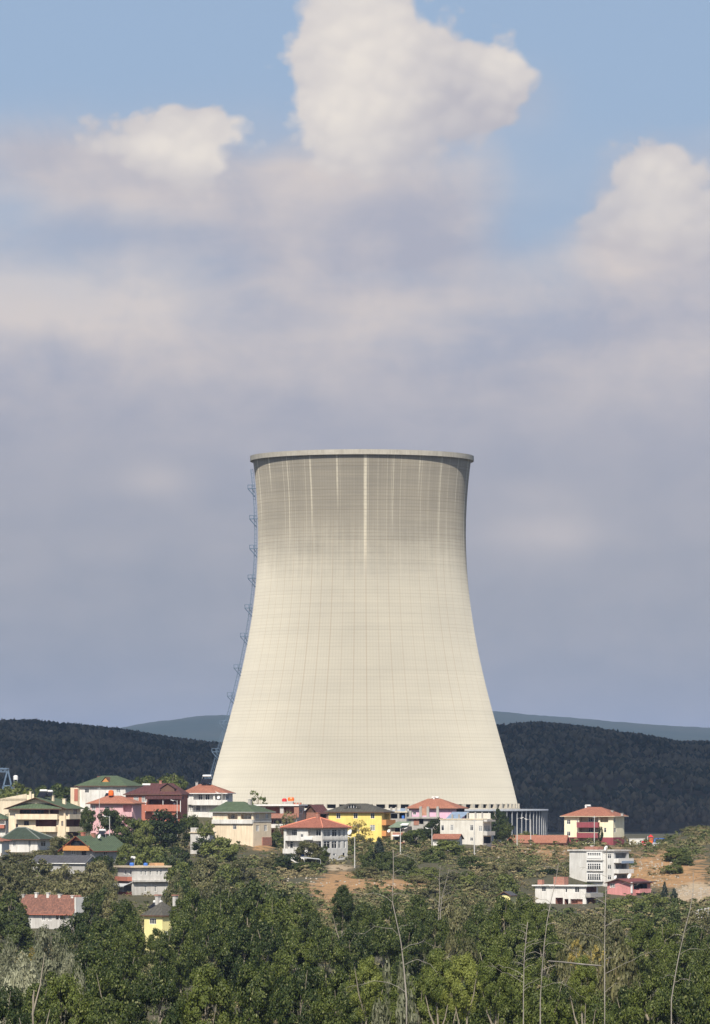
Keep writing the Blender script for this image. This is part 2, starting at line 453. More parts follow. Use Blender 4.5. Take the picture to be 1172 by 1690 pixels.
def attr(nt, name):
    n = nt.nodes.new('ShaderNodeAttribute'); n.attribute_name = name
    return Ex(nt, n.outputs['Fac'])
def ground_mat():
    m, nt, b, _ = newmat('ground')
    tc, _x = coords(nt)
    n1 = noise(nt, tc, 0.08, 6, 0.65); n2 = noise(nt, tc, 0.9, 5, 0.7); n3 = noise(nt, tc, 0.3, 5, 0.6)
    grass = mixc(nt, ((n1 - .5) * 3 + .5).clamp(), (0.045, 0.050, 0.020), (0.115, 0.088, 0.046))
    grass = mixc(nt, ((n2 - .5) * 3 + .4).clamp(), grass, (0.060, 0.060, 0.028))
    soil = mixc(nt, ((n2 - .5) * 3 + .5).clamp(), srgb(176, 136, 90), srgb(136, 108, 76))
    pale = mixc(nt, ((n2 - .5) * 3 + .5).clamp(), srgb(184, 166, 138), srgb(150, 130, 104))
    s = ((attr(nt, 'soil') - 0.5 + (n3 - .5) * 2.2 + (n2 - .5) * 1.1) * 2.5).clamp()
    p = ((attr(nt, 'pale') - 0.45 + (n3 - .5) * 1.0 + (n2 - .5) * .5) * 3.5).clamp()
    c = mixc(nt, p, mixc(nt, s, grass, soil), pale)
    setcol(nt, b, c); b.inputs['Roughness'].default_value = 0.95
    bp = nt.nodes.new('ShaderNodeBump'); bp.inputs['Strength'].default_value = 0.7; bp.inputs['Distance'].default_value = 0.5
    nt.links.new(n2.v, bp.inputs['Height']); nt.links.new(bp.outputs[0], b.inputs['Normal'])
    return m
_xs = np.unique(np.concatenate([np.linspace(-9000, -700, 12), np.linspace(-700, -260, 30), np.arange(-260, 261, 2.6), np.linspace(260, 700, 30), np.linspace(700, 9000, 12)]))
_ys = np.unique(np.concatenate([np.linspace(-900, 0, 8), np.linspace(0, 940, 60), np.arange(940, 1620, 3.0), np.linspace(1620, 2900, 24), np.linspace(2900, 24000, 20)]))
tag(link('ground', grid_mesh('ground', _xs, _ys, ground_z, ground_mat(), {'soil': soil_mask, 'pale': pale_mask})), kind='structure')

# ------------------------------------------------------------------ wooded hills
def hill_mat(name, a, b_, sc, haze=None):
    m, nt, b, _ = newmat(name); tc, (x, y, z) = coords(nt)
    n1 = noise(nt, tc, sc * 0.12, 5, 0.6); n2 = noise(nt, tc, sc, 4, 0.7)
    f = ((n1 - .5) * 2.2 + (n2 - .5) * 1.6 + .45).clamp()
    setcol(nt, b, mixc(nt, f, a, b_)); b.inputs['Roughness'].default_value = 1.0; b.inputs['Specular IOR Level'].default_value = 0.0
    return m
_rx, _ry = zip(*[(-900, 1190), (-300, 1190), (0, 1198), (60, 1198), (200, 1212), (260, 1222), (330, 1232), (380, 1236), (480, 1240), (600, 1236), (740, 1216), (830, 1204), (890, 1200), (960, 1206), (1030, 1218), (1100, 1232), (1180, 1230), (1400, 1226), (2100, 1220)])
HD = 4000.0
def hill_z(X, Y):
    px = X / HD * F + HX
    top = zr(np.interp(px, _rx, _ry), HD)
    t = np.clip((Y - 2650) / (HD - 2650), 0, 1); t = 1 - (1 - t) ** 1.35
    base = -24.0
    z = base + (top - base) * t
    z = z + _fbm(X, Y, 70.0, 5) * 2.2 * np.clip((Y - 2700) / 400, 0, 1) * np.clip((HD - Y) / 200, 0.15, 1)
    z = z - np.clip(Y - HD, 0, None) ** 1.2 * 0.12
    return z
_hx = np.linspace(-900, 900, 150); _hy = np.linspace(2620, 4700, 150)
tag(link('hill', grid_mesh('hill', _hx, _hy, hill_z, hill_mat('hill ground', (0.05, 0.05, 0.035), (0.11, 0.09, 0.065), 0.25))), kind='structure')
def wood():
    n = 52000
    X = rng.uniform(-620, 620, n); Y = 2700 + (HD + 60 - 2700) * rng.uniform(0, 1, n) ** 0.85
    # extra trees along the skyline
    X = np.concatenate([X, rng.uniform(-620, 620, 4200)]); Y = np.concatenate([Y, rng.uniform(HD - 60, HD + 25, 4200)])
    keep = (_fbm(X, Y, 45.0, 11) + rng.uniform(-1.2, 1.2, len(X)) > -1.0) | (Y > HD - 80)
    X, Y = X[keep], Y[keep]; n = len(X); Z = hill_z(X, Y)
    h = rng.uniform(2.8, 5.6, n); r = h * rng.uniform(0.34, 0.6, n)
    slim = rng.uniform(0, 1, n) < 0.12; r = np.where(slim, h * 0.2, r); h = np.where(slim, h * 1.15, h)
    K = 6                                            # a ragged seven-sided crown in three tiers
    ang = np.linspace(0, 2 * pi, K, endpoint=False)
    prof = [(0.55, 0.08), (1.0, 0.38), (0.72, 0.70), (0.06, 1.0)]
    V = np.zeros((n, len(prof) * K, 3), np.float32)
    for i, (pr, pz) in enumerate(prof):
        j = rng.uniform(0.65, 1.3, (n, K)); a = ang[None] + rng.uniform(0, 6.28, (n, 1))
        V[:, i * K:(i + 1) * K, 0] = X[:, None] + np.cos(ang[None] + 0.4 * i) * r[:, None] * pr * j
        V[:, i * K:(i + 1) * K, 1] = Y[:, None] + np.sin(ang[None] + 0.4 * i) * r[:, None] * pr * j
        V[:, i * K:(i + 1) * K, 2] = Z[:, None] - 0.5 + h[:, None] * pz + rng.uniform(-0.35, 0.35, (n, K)) * (1 if i < 3 else 0)
    q = []
    for i in range(len(prof) - 1):
        for k in range(K):
            q.append((i * K + k, i * K + (k + 1) % K, (i + 1) * K + (k + 1) % K, (i + 1) * K + k))
    Q = (np.array(q)[None] + (np.arange(n) * len(prof) * K)[:, None, None]).reshape(-1, 4)
    m, nt, b, _ = newmat('hill wood'); g = nt.nodes.new('ShaderNodeNewGeometry'); tc, _x = coords(nt)
    rnd = Ex(nt, g.outputs['Random Per Island']); n1 = noise(nt, tc, 0.011, 5, 0.65); n2 = noise(nt, vec(nt, _x[0] * .004, _x[1] * .004, _x[2] * .06), 1.0, 4, .6)
    f = ((n1 - .5) * 3.2 + (n2 - .5) * 2.0 + (rnd - .5) * 1.3 + .4).clamp()
    c = mixc(nt, f, (0.032, 0.047, 0.030), (0.165, 0.145, 0.095)); lowf = (1.0 - _x[2].step(-22.0, 4.0)) * .55
    setcol(nt, b, mixc(nt, lowf, c, (0.125, 0.092, 0.075))); b.inputs['Roughness'].default_value = 1.0; b.inputs['Specular IOR Level'].default_value = 0.0
    o = link('hill_wood', np_mesh('hill_wood', V.reshape(-1, 3), Q, m, smooth=False))
    tag(o, 'dark wood of conifers covering the shaded hills behind the cooling tower', 'wood', kind='stuff')
wood()
FD = 16000.0
_fx, _fy = zip(*[(-900, 1232), (0, 1216), (200, 1205), (240, 1197), (330, 1185), (420, 1180), (600, 1174), (760, 1172), (820, 1176), (900, 1184), (1000, 1192), (1100, 1199), (1180, 1203), (1400, 1208), (2100, 1225)])
def far_z(X, Y):
    px = X / FD * F + HX; top = zr(np.interp(px, _fx, _fy), FD)
    t = np.clip((Y - 11000) / (FD - 11000), 0, 1); t = t * t * (3 - 2 * t)
    z = -30 + (top + 30) * t + _fbm(X, Y, 180.0, 8) * 1.2 * t + _fbm(X, Y, 26.0, 9) * 1.3 * t
    return z - np.clip(Y - FD, 0, None) * 0.08
tag(link('far_hill', grid_mesh('far_hill', np.linspace(-3200, 3200, 420), np.linspace(10900, 18500, 90), far_z, hill_mat('far hill wood', (0.03, 0.045, 0.022), (0.065, 0.07, 0.04), 0.01))), kind='structure')

# the cloud whose shadow lies on the hills (it floats above the top of the photograph)
def shade_cloud():
    V, Q = [], []; off = 0
    def ico(c, r):
        nonlocal off
        nu, nv = 14, 8
        for j in range(nv + 1):
            th = pi * j / nv
            for i in range(nu):
                ph = 2 * pi * i / nu; k = 1 + 0.12 * sin(3 * ph + c[0]) * sin(th) + 0.1 * sin(5 * th + c[1])
                V.append((c[0] + r * 1.25 * k * sin(th) * cos(ph), c[1] + r * 1.25 * k * sin(th) * sin(ph), c[2] + r * 0.45 * k * cos(th)))
        for j in range(nv):
            for i in range(nu):
                Q.append((off + j * nu + i, off + j * nu + (i + 1) % nu, off + (j + 1) * nu + (i + 1) % nu, off + (j + 1) * nu + i))
        off += nu * (nv + 1)
    r2 = random.Random(4)
    A = 1000.0; dx, dy = sdir.x / sdir.z, sdir.y / sdir.z
    for i in range(9):
        for j in range(9):
            ico((dx * A - 760 + i * 190 + r2.uniform(-60, 60), 2800 + j * 190 + dy * A + r2.uniform(-60, 60), A + 60 + r2.uniform(-40, 60)), r2.uniform(110, 200))
    m, nt, b, _ = newmat('cloud white'); setcol(nt, b, (0.8, 0.8, 0.82)); b.inputs['Roughness'].default_value = 1.0
    o = link('cloud', np_mesh('cloud', V, Q, m, smooth=True))
    tag(o, kind='structure')
shade_cloud()

# ------------------------------------------------------------------ air
def air():
    mb = MB().box(-9500, -950, -140, 9500, 25000, 330)
    m = bpy.data.materials.new('air'); m.use_nodes = True; nt = m.node_tree; nt.nodes.clear()
    out = nt.nodes.new('ShaderNodeOutputMaterial'); v = nt.nodes.new('ShaderNodeVolumePrincipled')
    v.inputs['Color'].default_value = (0.48, 0.65, 1.0, 1); v.inputs['Density'].default_value = 3.5e-5; v.inputs['Anisotropy'].default_value = 0.0
    nt.links.new(v.outputs[0], out.inputs['Volume'])
    tag(mb.build('haze', m), kind='stuff')
air()

# ------------------------------------------------------------------ cooling tower
TD = 1800.0; TS = TD / F; TXc = (597.5 - HX) * TS
def ty(y): return (HY - y) * TS
def tower():
    zb = -18.4
    t = empty('cooling_tower', (TXc, TD, zb))
    tag(t, 'huge pale concrete hyperbolic cooling tower with streaked darker top rising behind the houses', 'cooling tower')
    Zl = lambda y: ty(y) - zb
    prof = [(1327, 256.5), (1292, 248), (1250, 236.8), (1200, 222), (1150, 209), (1105, 198.4), (1050, 187.2), (1000, 178.9), (950, 173.8), (900, 171.9), (860, 172.0), (820, 173.8), (790, 176.0), (770, 178.6), (756, 180.6)]
    zz = np.array([Zl(y) for y, r in prof]); rr = np.array([r * TS for y, r in prof])
    co = np.polyfit(zz, rr, 6)
    N = 240; zs = np.linspace(zz[0], zz[-1], 110)
    rs = np.polyval(co, zs)
    rad = lambda z: float(np.polyval(co, z))
    def revolve(zs, rs, n=N):
        a = np.linspace(0, 2 * pi, n, endpoint=False)
        V = np.stack([np.outer(rs, np.cos(a)), np.outer(rs, np.sin(a)), np.repeat(np.asarray(zs)[:, None], n, 1)], 2).reshape(-1, 3)
        i = np.arange(len(zs) * n).reshape(len(zs), n); j = np.roll(i, -1, 1)
        Q = np.stack([i[:-1].ravel(), j[:-1].ravel(), j[1:].ravel(), i[1:].ravel()], 1)
        return V, Q
    zs2 = np.concatenate([zs, zs[::-1], zs[:1]]); rs2 = np.concatenate([rs, rs[::-1] - 0.5, rs[:1]])
    V, Q = revolve(zs2, rs2)
    # concrete: lift joints, formwork panels, washed streaks, weathered upper third
    m, nt, b, _ = newmat('tower concrete'); tc, (x, y, z) = coords(nt)
    ang = x._m('ARCTAN2', y * -1.0) * (180 / pi)       # degrees from the face towards the village
    zc = z
    lift = zc * (1 / 1.14); lf = lift.frac(); li = lift.floor()
    lrand = white(nt, li + 0.5)
    joint = (1.0 - lf.step(0.0, 0.30)) * (lrand * 0.75 + 0.25)
    rib = (ang * (1 / 1.5)).frac(); ribl = 1.0 - (rib - 0.5).abs().step(0.0, 0.22)
    pan = ((ang + 1.0) * (1 / 6.0)); pf = (pan.frac() - 0.5).abs(); prand = white(nt, pan.floor() + 7.3)
    rust = (1.0 - pf.step(0.01, 0.055)) * (prand * 0.7 + 0.3)
    av = vec(nt, ang * 0.35, zc * 0.02, 0.0)
    nstreak = noise(nt, av, 1.0, 5, 0.65)
    nwide = noise(nt, vec(nt, ang * 0.03, zc * 0.05, 1.0), 1.0, 4, 0.55)
    nfine = noise(nt, vec(nt, x * 0.9, y * 0.9, zc * 0.9), 1.0, 4, 0.65)
    nband = noise(nt, vec(nt, ang * 0.012, zc * 0.42, 5.0), 1.0, 4, 0.7)
    nband2 = noise(nt, vec(nt, ang * 0.05, zc * 1.6, 9.0), 1.0, 3, 0.7)
    edge = Zl(918) ; top = Zl(757)
    up = (zc + (nstreak - 0.5) * 20 + (nwide - 0.5) * 8 + (nband - 0.5) * 6 + (nfine - .5) * 6).step(edge - 11.0, edge + 11.0)
    up = up * (zc.step(Zl(925), Zl(800)) * 0.22 + 0.78)
    lowc = mixc(nt, ((nwide - .5) * 1.8 + (nband - .5) * 1.7 + (nband2 - .5) * .9 + .5).clamp(), LOW_A, LOW_B)
    upc = mixc(nt, ((nwide - .5) * 1.6 + (nband - .5) * 1.8 + (nstreak - .5) * 1.2 + (nband2 - .5) * 1.0 + .5).clamp(), UP_A, UP_B)
    c = mixc(nt, up, lowc, upc)
    # pale lime streaks: every 15 degrees, of unequal width, strength and length
    sk = (ang - 1.8 + 7.5) * (1 / 15.0); sid = sk.floor(); so = (sk.frac() - 0.5) * 15.0
    r1 = white(nt, sid + 0.31); r2_ = white(nt, sid + 17.7)
    main = (sid.abs()).less(0.5)
    wob = (noise(nt, vec(nt, sid * 3.1, zc * 0.09, 2.0), 1.0, 3, 0.5) - 0.5) * 0.5
    tfac = (zc * (1 / top))
    wid = main * 0.6 + r1 * 0.4 + 0.36 + (zc - Zl(790)).clamp() * 0.02
    length = main * 8 + r2_ * 44
    endz = (zc - (Zl(915) + 6)) + main * 14 + (r2_ - 0.5) * 30
    sline = (1.0 - ((so + wob).abs() / wid).step(0.45, 1.0)) * (endz * 0.08).clamp() * (main * 0.5 + r1 * 0.45 + 0.5)
    # thin runs in between
    tk = (ang + 0.4) * (1 / 2.5); tr = white(nt, tk.floor() + 3.9); to = ((tk.frac() - 0.5) * 2.5).abs()
    tz = ((zc - Zl(900)) * (1 / 30.0) + tr * 2.0 - 1.0).clamp()
    thin = (1.0 - to.step(0.12, 0.36)) * (tr - 0.5).clamp() * 1.0 * tz
    pale = (sline.max(thin) * ((nfine - .5) * 1.0 + .95)).clamp()
    c = mixc(nt, pale * 0.85, c, STREAK)
    c = mixc(nt, joint * (up * 0.34 + 0.24), c, (0.16, 0.125, 0.08))
    c = mixc(nt, ribl * (up * 0.10 + 0.09), c, (0.2, 0.16, 0.1))
    rz = (1.0 - up) * (zc - Zl(1300)).step(0.0, 40.0)
    c = mixc(nt, rust * rz * 0.34, c, (0.30, 0.19, 0.09))
    grey = (noise(nt, vec(nt, ang * 0.02, zc * 0.06, 8.0), 1.0, 3, 0.5) - 0.5).clamp() * 0.5
    c = mixc(nt, grey, c, (0.36, 0.34, 0.30))
    setcol(nt, b, c); b.inputs['Roughness'].default_value = 0.92; b.inputs['Specular IOR Level'].default_value = 0.2; b.inputs['Diffuse Roughness'].default_value = 1.0
    link('shell', np_mesh('shell', V, Q, m, smooth=True), t)
    conc = plaster('pale tower concrete', (0.50, 0.46, 0.37), 0.18)
    r0 = rad(Zl(762)); z1, z0 = Zl(755.0), Zl(761.6)
    ro = 184.6 * TS
    V, Q = revolve([z0, z1 + 0.3, z1 + 0.3, z0 + 0.4, z0], [ro, ro, r0 - 2.2, r0 - 2.2, ro])
    link('rim', np_mesh('rim', V, Q, plaster('rim concrete', (0.43, 0.40, 0.33), 0.25)), t)
    for o_ in t.children:
        if o_.name.startswith('rim'): o_.data.polygons.foreach_set('use_smooth', np.zeros(len(o_.data.polygons), bool))
    # foot of the shell: dark openings between short piers over a ring beam
    rb = 256.5 * TS
    zt, zm, zl = Zl(1327), Zl(1333.2), Zl(1341)
    V, Q = revolve([zl, zm, zm, zl, zl], [rb + 0.9, rb + 0.9, rb - 1.6, rb - 1.6, rb + 0.9]); link('ring_beam', np_mesh('ring_beam', V, Q, conc), t)
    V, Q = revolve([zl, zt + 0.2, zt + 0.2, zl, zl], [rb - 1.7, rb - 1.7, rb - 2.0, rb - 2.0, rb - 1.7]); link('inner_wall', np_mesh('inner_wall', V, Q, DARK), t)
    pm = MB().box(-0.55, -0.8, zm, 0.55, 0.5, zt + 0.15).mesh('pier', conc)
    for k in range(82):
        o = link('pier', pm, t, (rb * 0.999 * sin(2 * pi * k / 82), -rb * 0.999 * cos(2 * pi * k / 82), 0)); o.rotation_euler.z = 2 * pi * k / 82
    # ring of cooling panels round the foot, under a thin flat deck
    rd = 307.5 * TS; zd = Zl(1338.0)
    V, Q = revolve([zd, zd + 0.55, zd + 0.55, zd, zd], [rd, rd, rb - 1, rb - 1, rd]); link('deck', np_mesh('deck', V, Q, plain('deck metal', (0.34, 0.36, 0.39), 0.6)), t)
    pmat = plain('cooling panel', (0.045, 0.055, 0.07), 0.6)
    V, Q = revolve([-4, zd - .05, zd - .05, -4, -4], [rd - 2.4, rd - 2.4, rd - 2.9, rd - 2.9, rd - 2.4]); link('cooling_panel', np_mesh('cooling_panel', V, Q, pmat), t)
    pm = MB().box(-0.15, -0.15, -4, 0.15, 0.15, zd - 0.02).mesh('post', plain('post paint', (0.34, 0.35, 0.36), 0.6))
    rest = MB()
    for k in range(134):
        a = 2 * pi * (k + 0.5) / 134 - pi; p = (rd * 0.994 * sin(a), -rd * 0.994 * cos(a), 0)
        if abs(a) < 100.3 / 134 * pi:
            o = link('post', pm, t, p); o.rotation_euler.z = a
        else:
            rest.box(p[0] - .22, p[1] - .22, -4, p[0] + .22, p[1] + .22, zd - .02)
    tag(rest.build('rear_posts', plain('post paint', (0.34, 0.35, 0.36)), t), kind='stuff')
    # blue caged ladder with bracketed landings up the left side
    a = R(-86); rx, ry = sin(a), -cos(a); tx, ty_ = cos(a), sin(a)
    def P(z, out, side): r = rad(z) + out; return Vector((rx * r + tx * side, ry * r + ty_ * side, z))
    lad = empty('access_ladder', (0, 0, 0)); lad.parent = t; lad.location = P(Zl(1292), 1.0, 0); base = lad.location.copy()
    Q_ = lambda z, o, s: P(z, o, s) - base
    mb = MB(); zz_ = np.arange(2, Zl(772), 1.5)
    for o_, s_ in ((0.5, -0.45), (0.5, 0.45), (1.35, 0.0), (1.1, -.5), (1.1, .5)):
        for za, zb_ in zip(zz_[:-1], zz_[1:]): mb.bar(Q_(za, o_, s_), Q_(zb_, o_, s_), 0.10)
    for z_ in zz_:
        mb.bar(Q_(z_, .5, -.45), Q_(z_, .5, .45), 0.06)
        for (o1, s1), (o2, s2) in (((.5, -.45), (1.1, -.5)), ((1.1, -.5), (1.35, 0)), ((1.35, 0), (1.1, .5)), ((1.1, .5), (.5, .45))): mb.bar(Q_(z_, o1, s1), Q_(z_, o2, s2), 0.05)
    link('ladder_cage', mb.mesh('ladder_cage', STEELB), lad)
    for y in (807, 857, 906, 955, 1004, 1051, 1103, 1149, 1195, 1241, 1284):
        z_ = Zl(y); mb = MB()
        ce = P(z_, 0, 0); q = lambda o, s, dz: P(z_, o, s) + Vector((0, 0, dz)) - ce
        for s_ in (-1.0, 1.0):
            mb.bar(q(.1, s_, 0), q(2.9, s_, 0), .2); mb.bar(q(2.9, s_, 0), q(.3, s_, -3.0), .18); mb.bar(q(2.9, s_, 0), q(2.9, s_, 1.2), .12); mb.bar(q(1.5, s_, 0), q(1.5, s_, 1.2), .12)
            mb.bar(q(.4, s_, 1.2), q(2.9, s_, 1.2), .12); mb.bar(q(1.5, s_, 0), q(.35, s_, -1.6), .12)
        for i in range(8): mb.bar(q(.3 + i * .37, -1, 0), q(.3 + i * .37, 1, 0), .1)
        mb.bar(q(2.9, -1, 1.2), q(2.9, 1, 1.2), .12)
        link('landing', mb.mesh('landing', STEELB), lad, ce - base)
LOW_A, LOW_B = (0.555, 0.522, 0.436), (0.49, 0.462, 0.388)
UP_A, UP_B = (0.345, 0.315, 0.255), (0.265, 0.245, 0.202)
STREAK = (0.66, 0.615, 0.50)
tower()

# ------------------------------------------------------------------ houses
class House:
    """xa..xb = front wall, xb..xc = right-hand wall in photo columns at distance D; base/eave rows give the height"""
    def __init__(s, name, label, cat, xa, xb, xc, base, eave, D, yaw, wall, depth=None, found=3.5, inner=None):
        s.s = D / F; s.D = D; s.base = base; th = R(yaw); s.c, s.sn = cos(th), sin(th)
        s.w = (xb - xa) * s.s / s.c
        s.d = depth if depth else (xc - xb) * s.s / s.sn
        XB = (xb - HX) * s.s; YB = D
        s.X = XB - s.w / 2 * s.c + s.d / 2 * s.sn; s.Y = YB + s.w / 2 * s.sn + s.d / 2 * s.c
        s.xa, s.xb, s.xc = xa, xb, xb + s.d * s.sn / s.s
        s.o = empty(name, (s.X, s.Y, zr(base, D)), -th)
        tag(s.o, label, cat)
        s.h = s.z(eave); s.wall = wall; s.inner = inner or wall; s.found = found
        s.holes = {'f': [], 'r': [], 'l': []}; s.walls = ['f', 'r', 'l', 'b']
    def z(s, y): return (s.base - y) * s.s
    def fx(s, px): return (px - s.xa) / (s.xb - s.xa) * s.w - s.w / 2
    def ry(s, px): return (px - s.xb) / max(s.xc - s.xb, 1e-3) * s.d - s.d / 2
    def lx(s, px, y=0.0): return ((px - HX) * s.s - s.X - y * s.sn) / s.c     # local x of a photo column at local depth y
    def child(s, mb, name, mat, parent=None, smooth=False): return mb.build(name, mat, parent or s.o, smooth=smooth)
    def frame_of(s, face):
        w, d = s.w / 2, s.d / 2
        return {'f': (Vector((0, -d, 0)), Vector((1, 0, 0)), Vector((0, 1, 0)), w), 'r': (Vector((w, 0, 0)), Vector((0, 1, 0)), Vector((-1, 0, 0)), d),
                'l': (Vector((-w, 0, 0)), Vector((0, -1, 0)), Vector((1, 0, 0)), d), 'b': (Vector((0, d, 0)), Vector((-1, 0, 0)), Vector((0, -1, 0)), w)}[face]
    def uz(s, face, x0, y0, x1, y1):
        f = s.fx if face == 'f' else s.ry
        return (*sorted((f(x0), f(x1))), *sorted((s.z(y1), s.z(y0))))
    def hole(s, face, x0, y0, x1, y1, dep=0.18):
        r = s.uz(face, x0, y0, x1, y1); H = s.frame_of(face)[3]
        u0, u1, z0, z1 = max(r[0], -H + 0.05), min(r[1], H - 0.05), r[2], min(r[3], s.h - 0.03)
        s.holes[face].append((u0, u1, z0, z1, dep)); return (u0, u1, z0, z1)
    def win(s, face, x0, y0, x1, y1, frame=None, pane=None, n=2, dep=0.16, tr=True, label=None):
        u0, u1, z0, z1 = s.hole(face, x0, y0, x1, y1, dep)
        s.window_at(face, u0, u1, z0, z1, dep, frame, pane, n, tr, label)
    def window_at(s, face, u0, u1, z0, z1, dep, frame=None, pane=None, n=2, tr=True, label=None):
        O, U, N, _ = s.frame_of(face); q = lambda u, z, k: O + U * u + Vector((0, 0, z)) + N * k
        b = min(0.09, (u1 - u0) / 7); fr = MB()
        M = Matrix((( U.x, N.x, 0, O.x), (U.y, N.y, 0, O.y), (0, 0, 1, 0), (0, 0, 0, 1)))
        k0, k1 = dep - 0.12, dep - 0.02
        fr.box(u0, k0, z0, u0 + b, k1, z1, M=M); fr.box(u1 - b, k0, z0, u1, k1, z1, M=M)
        fr.box(u0 + b, k0, z0, u1 - b, k1, z0 + b, M=M); fr.box(u0 + b, k0, z1 - b, u1 - b, k1, z1, M=M)
        for i in range(1, n):
            c = u0 + (u1 - u0) * i / n; fr.box(c - b * .45, k0 + .01, z0 + b, c + b * .45, k1, z1 - b, M=M)
        if tr and (z1 - z0) > 1.1:
            for i in range(n):
                a0 = u0 + (u1 - u0) * i / n + b; a1 = u0 + (u1 - u0) * (i + 1) / n - b
                fr.box(a0, k0 + .02, z1 - (z1 - z0) * .3 - .03, a1, k1 - .01, z1 - (z1 - z0) * .3 + .03, M=M)
        w = s.child(fr, 'window', frame or WHITE)
        if label: w['label'] = label
        if pane is None: pane = CURT if random.random() < .28 else GLASS
        p = MB(); p.face([q(u0 + b, z0 + b, k1 - .03), q(u1 - b, z0 + b, k1 - .03), q(u1 - b, z1 - b, k1 - .03), q(u0 + b, z1 - b, k1 - .03)])
        s.child(p, 'pane', pane or GLASS, w)
    def loggia(s, face, x0, y0, x1, y1, dep=1.4): return s.hole(face, x0, y0, x1, y1, dep)
    def finish(s):
        mb = MB()
        for face in s.walls:
            O, U, N, H = s.frame_of(face); hs = s.holes.get(face, [])
            us = sorted({-H, H, *[h[0] for h in hs], *[h[1] for h in hs]}); zs = sorted({-s.found, s.h, *[h[2] for h in hs], *[h[3] for h in hs]})
            q = lambda u, z, k=0.0: O + U * u + Vector((0, 0, z)) + N * k
            for a, b in zip(us[:-1], us[1:]):
                for c, e in zip(zs[:-1], zs[1:]):
                    if b - a < 1e-4 or e - c < 1e-4: continue
                    m = ((a + b) / 2, (c + e) / 2)
                    if any(h[0] < m[0] < h[1] and h[2] < m[1] < h[3] for h in hs): continue
                    mb.face((q(a, c), q(b, c), q(b, e), q(a, e)))
            for u0, u1, z0, z1, k in hs:
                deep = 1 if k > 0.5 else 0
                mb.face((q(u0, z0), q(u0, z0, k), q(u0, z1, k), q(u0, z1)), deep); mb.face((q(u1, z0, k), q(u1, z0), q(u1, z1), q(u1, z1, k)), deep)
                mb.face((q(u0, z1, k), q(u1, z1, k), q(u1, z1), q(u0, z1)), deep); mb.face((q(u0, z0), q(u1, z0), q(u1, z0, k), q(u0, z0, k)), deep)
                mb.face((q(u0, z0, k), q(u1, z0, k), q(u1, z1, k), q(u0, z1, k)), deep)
        w, d = s.w / 2, s.d / 2
        mb.face(((-w, -d, s.h - .02), (w, -d, s.h - .02), (w, d, s.h - .02), (-w, d, s.h - .02)))
        s.child(mb, 'wall', [s.wall, s.inner])
    # roofs
    def hip(s, ridge_y, mat, o=0.6, fas=None, caps=None, x0=None, x1=None, box=None, zbase=None, name='roof', yin=None):
        X0, X1, Y0, Y1 = box or (-s.w / 2, s.w / 2, -s.d / 2, s.d / 2)
        X0 -= o; X1 += o; Y0 -= o; Y1 += o; ze = (s.h if zbase is None else zbase) + 0.02; zt = s.z(ridge_y)
        if (X1 - X0) >= (Y1 - Y0):
            i = (Y1 - Y0) / 2; ym = (Y0 + Y1) / 2
            a = (X0 + i if x0 is None else s.lx(x0, ym)); b = (X1 - i if x1 is None else s.lx(x1, ym)); b = max(b, a + .02)
            r0, r1 = Vector((a, ym, zt)), Vector((b, ym, zt))
        else:
            i = (X1 - X0) / 2; xm = (X0 + X1) / 2; i = min(i, (Y1 - Y0) / 2 - .01)
            r0, r1 = Vector((xm, Y0 + i, zt)), Vector((xm, Y1 - i, zt))
        zf = ze - 0.2; mb = MB(); c = [Vector((X0, Y0, ze)), Vector((X1, Y0, ze)), Vector((X1, Y1, ze)), Vector((X0, Y1, ze))]
        if (X1 - X0) >= (Y1 - Y0): fs = ((c[0], c[1], r1, r0), (c[1], c[2], r1), (c[2], c[3], r0, r1), (c[3], c[0], r0))
        else: fs = ((c[0], c[1], r0), (c[1], c[2], r1, r0), (c[2], c[3], r1), (c[3], c[0], r0, r1))
        for f in fs: mb.face(f)
        for i in range(4):
            a, b = c[i], c[(i + 1) % 4]; mb.face((Vector((a.x, a.y, zf)), Vector((b.x, b.y, zf)), b, a), 1)
        mb.face([Vector((p.x, p.y, zf)) for p in c[::-1]], 1)
        r = s.child(mb, name, [mat, fas or BROWNW])
        if caps:
            k = MB()
            for a, b in ((c[0], r0), (c[1], r1 if (X1 - X0) >= (Y1 - Y0) else r0), (r0, r1), (c[2], r1), (c[3], r0 if (X1 - X0) >= (Y1 - Y0) else r1)):
                if (b - a).length > .1: k.bar(a + Vector((0, 0, .05)), b + Vector((0, 0, .05)), .26, .16)
            s.child(k, 'ridge_cap', caps, r)
        s.roof = r; return r
    def gable(s, ridge_y, mat, o=0.5, along='x', fas=None, box=None, zbase=None, og=0.4, name='roof', wallgable=True, gmat=None):
        X0, X1, Y0, Y1 = box or (-s.w / 2, s.w / 2, -s.d / 2, s.d / 2); ze = s.h if zbase is None else zbase; zt = s.z(ridge_y)
        mb = MB(); g = MB()
        if along == 'x':
            ym = (Y0 + Y1) / 2; sl = (zt - ze) / ((Y1 - Y0) / 2); dz = sl * o; A = lambda x, e: [Vector((x, Y0 - o, ze - dz + e)), Vector((x, ym, zt + e)), Vector((x, Y1 + o, ze - dz + e))]
            a, b = A(X0 - og, .18), A(X1 + og, .18); al, bl = A(X0 - og, 0.0), A(X1 + og, 0.0)
            g.face(((X0, Y0, ze), (X0, ym, zt - .05), (X0, Y1, ze))); g.face(((X1, Y0, ze), (X1, Y1, ze), (X1, ym, zt - .05)))
        else:
            xm = (X0 + X1) / 2; sl = (zt - ze) / ((X1 - X0) / 2); dz = sl * o; A = lambda y, e: [Vector((X1 + o, y, ze - dz + e)), Vector((xm, y, zt + e)), Vector((X0 - o, y, ze - dz + e))]
            a, b = A(Y0 - og, .18), A(Y1 + og, .18); al, bl = A(Y0 - og, 0.0), A(Y1 + og, 0.0)
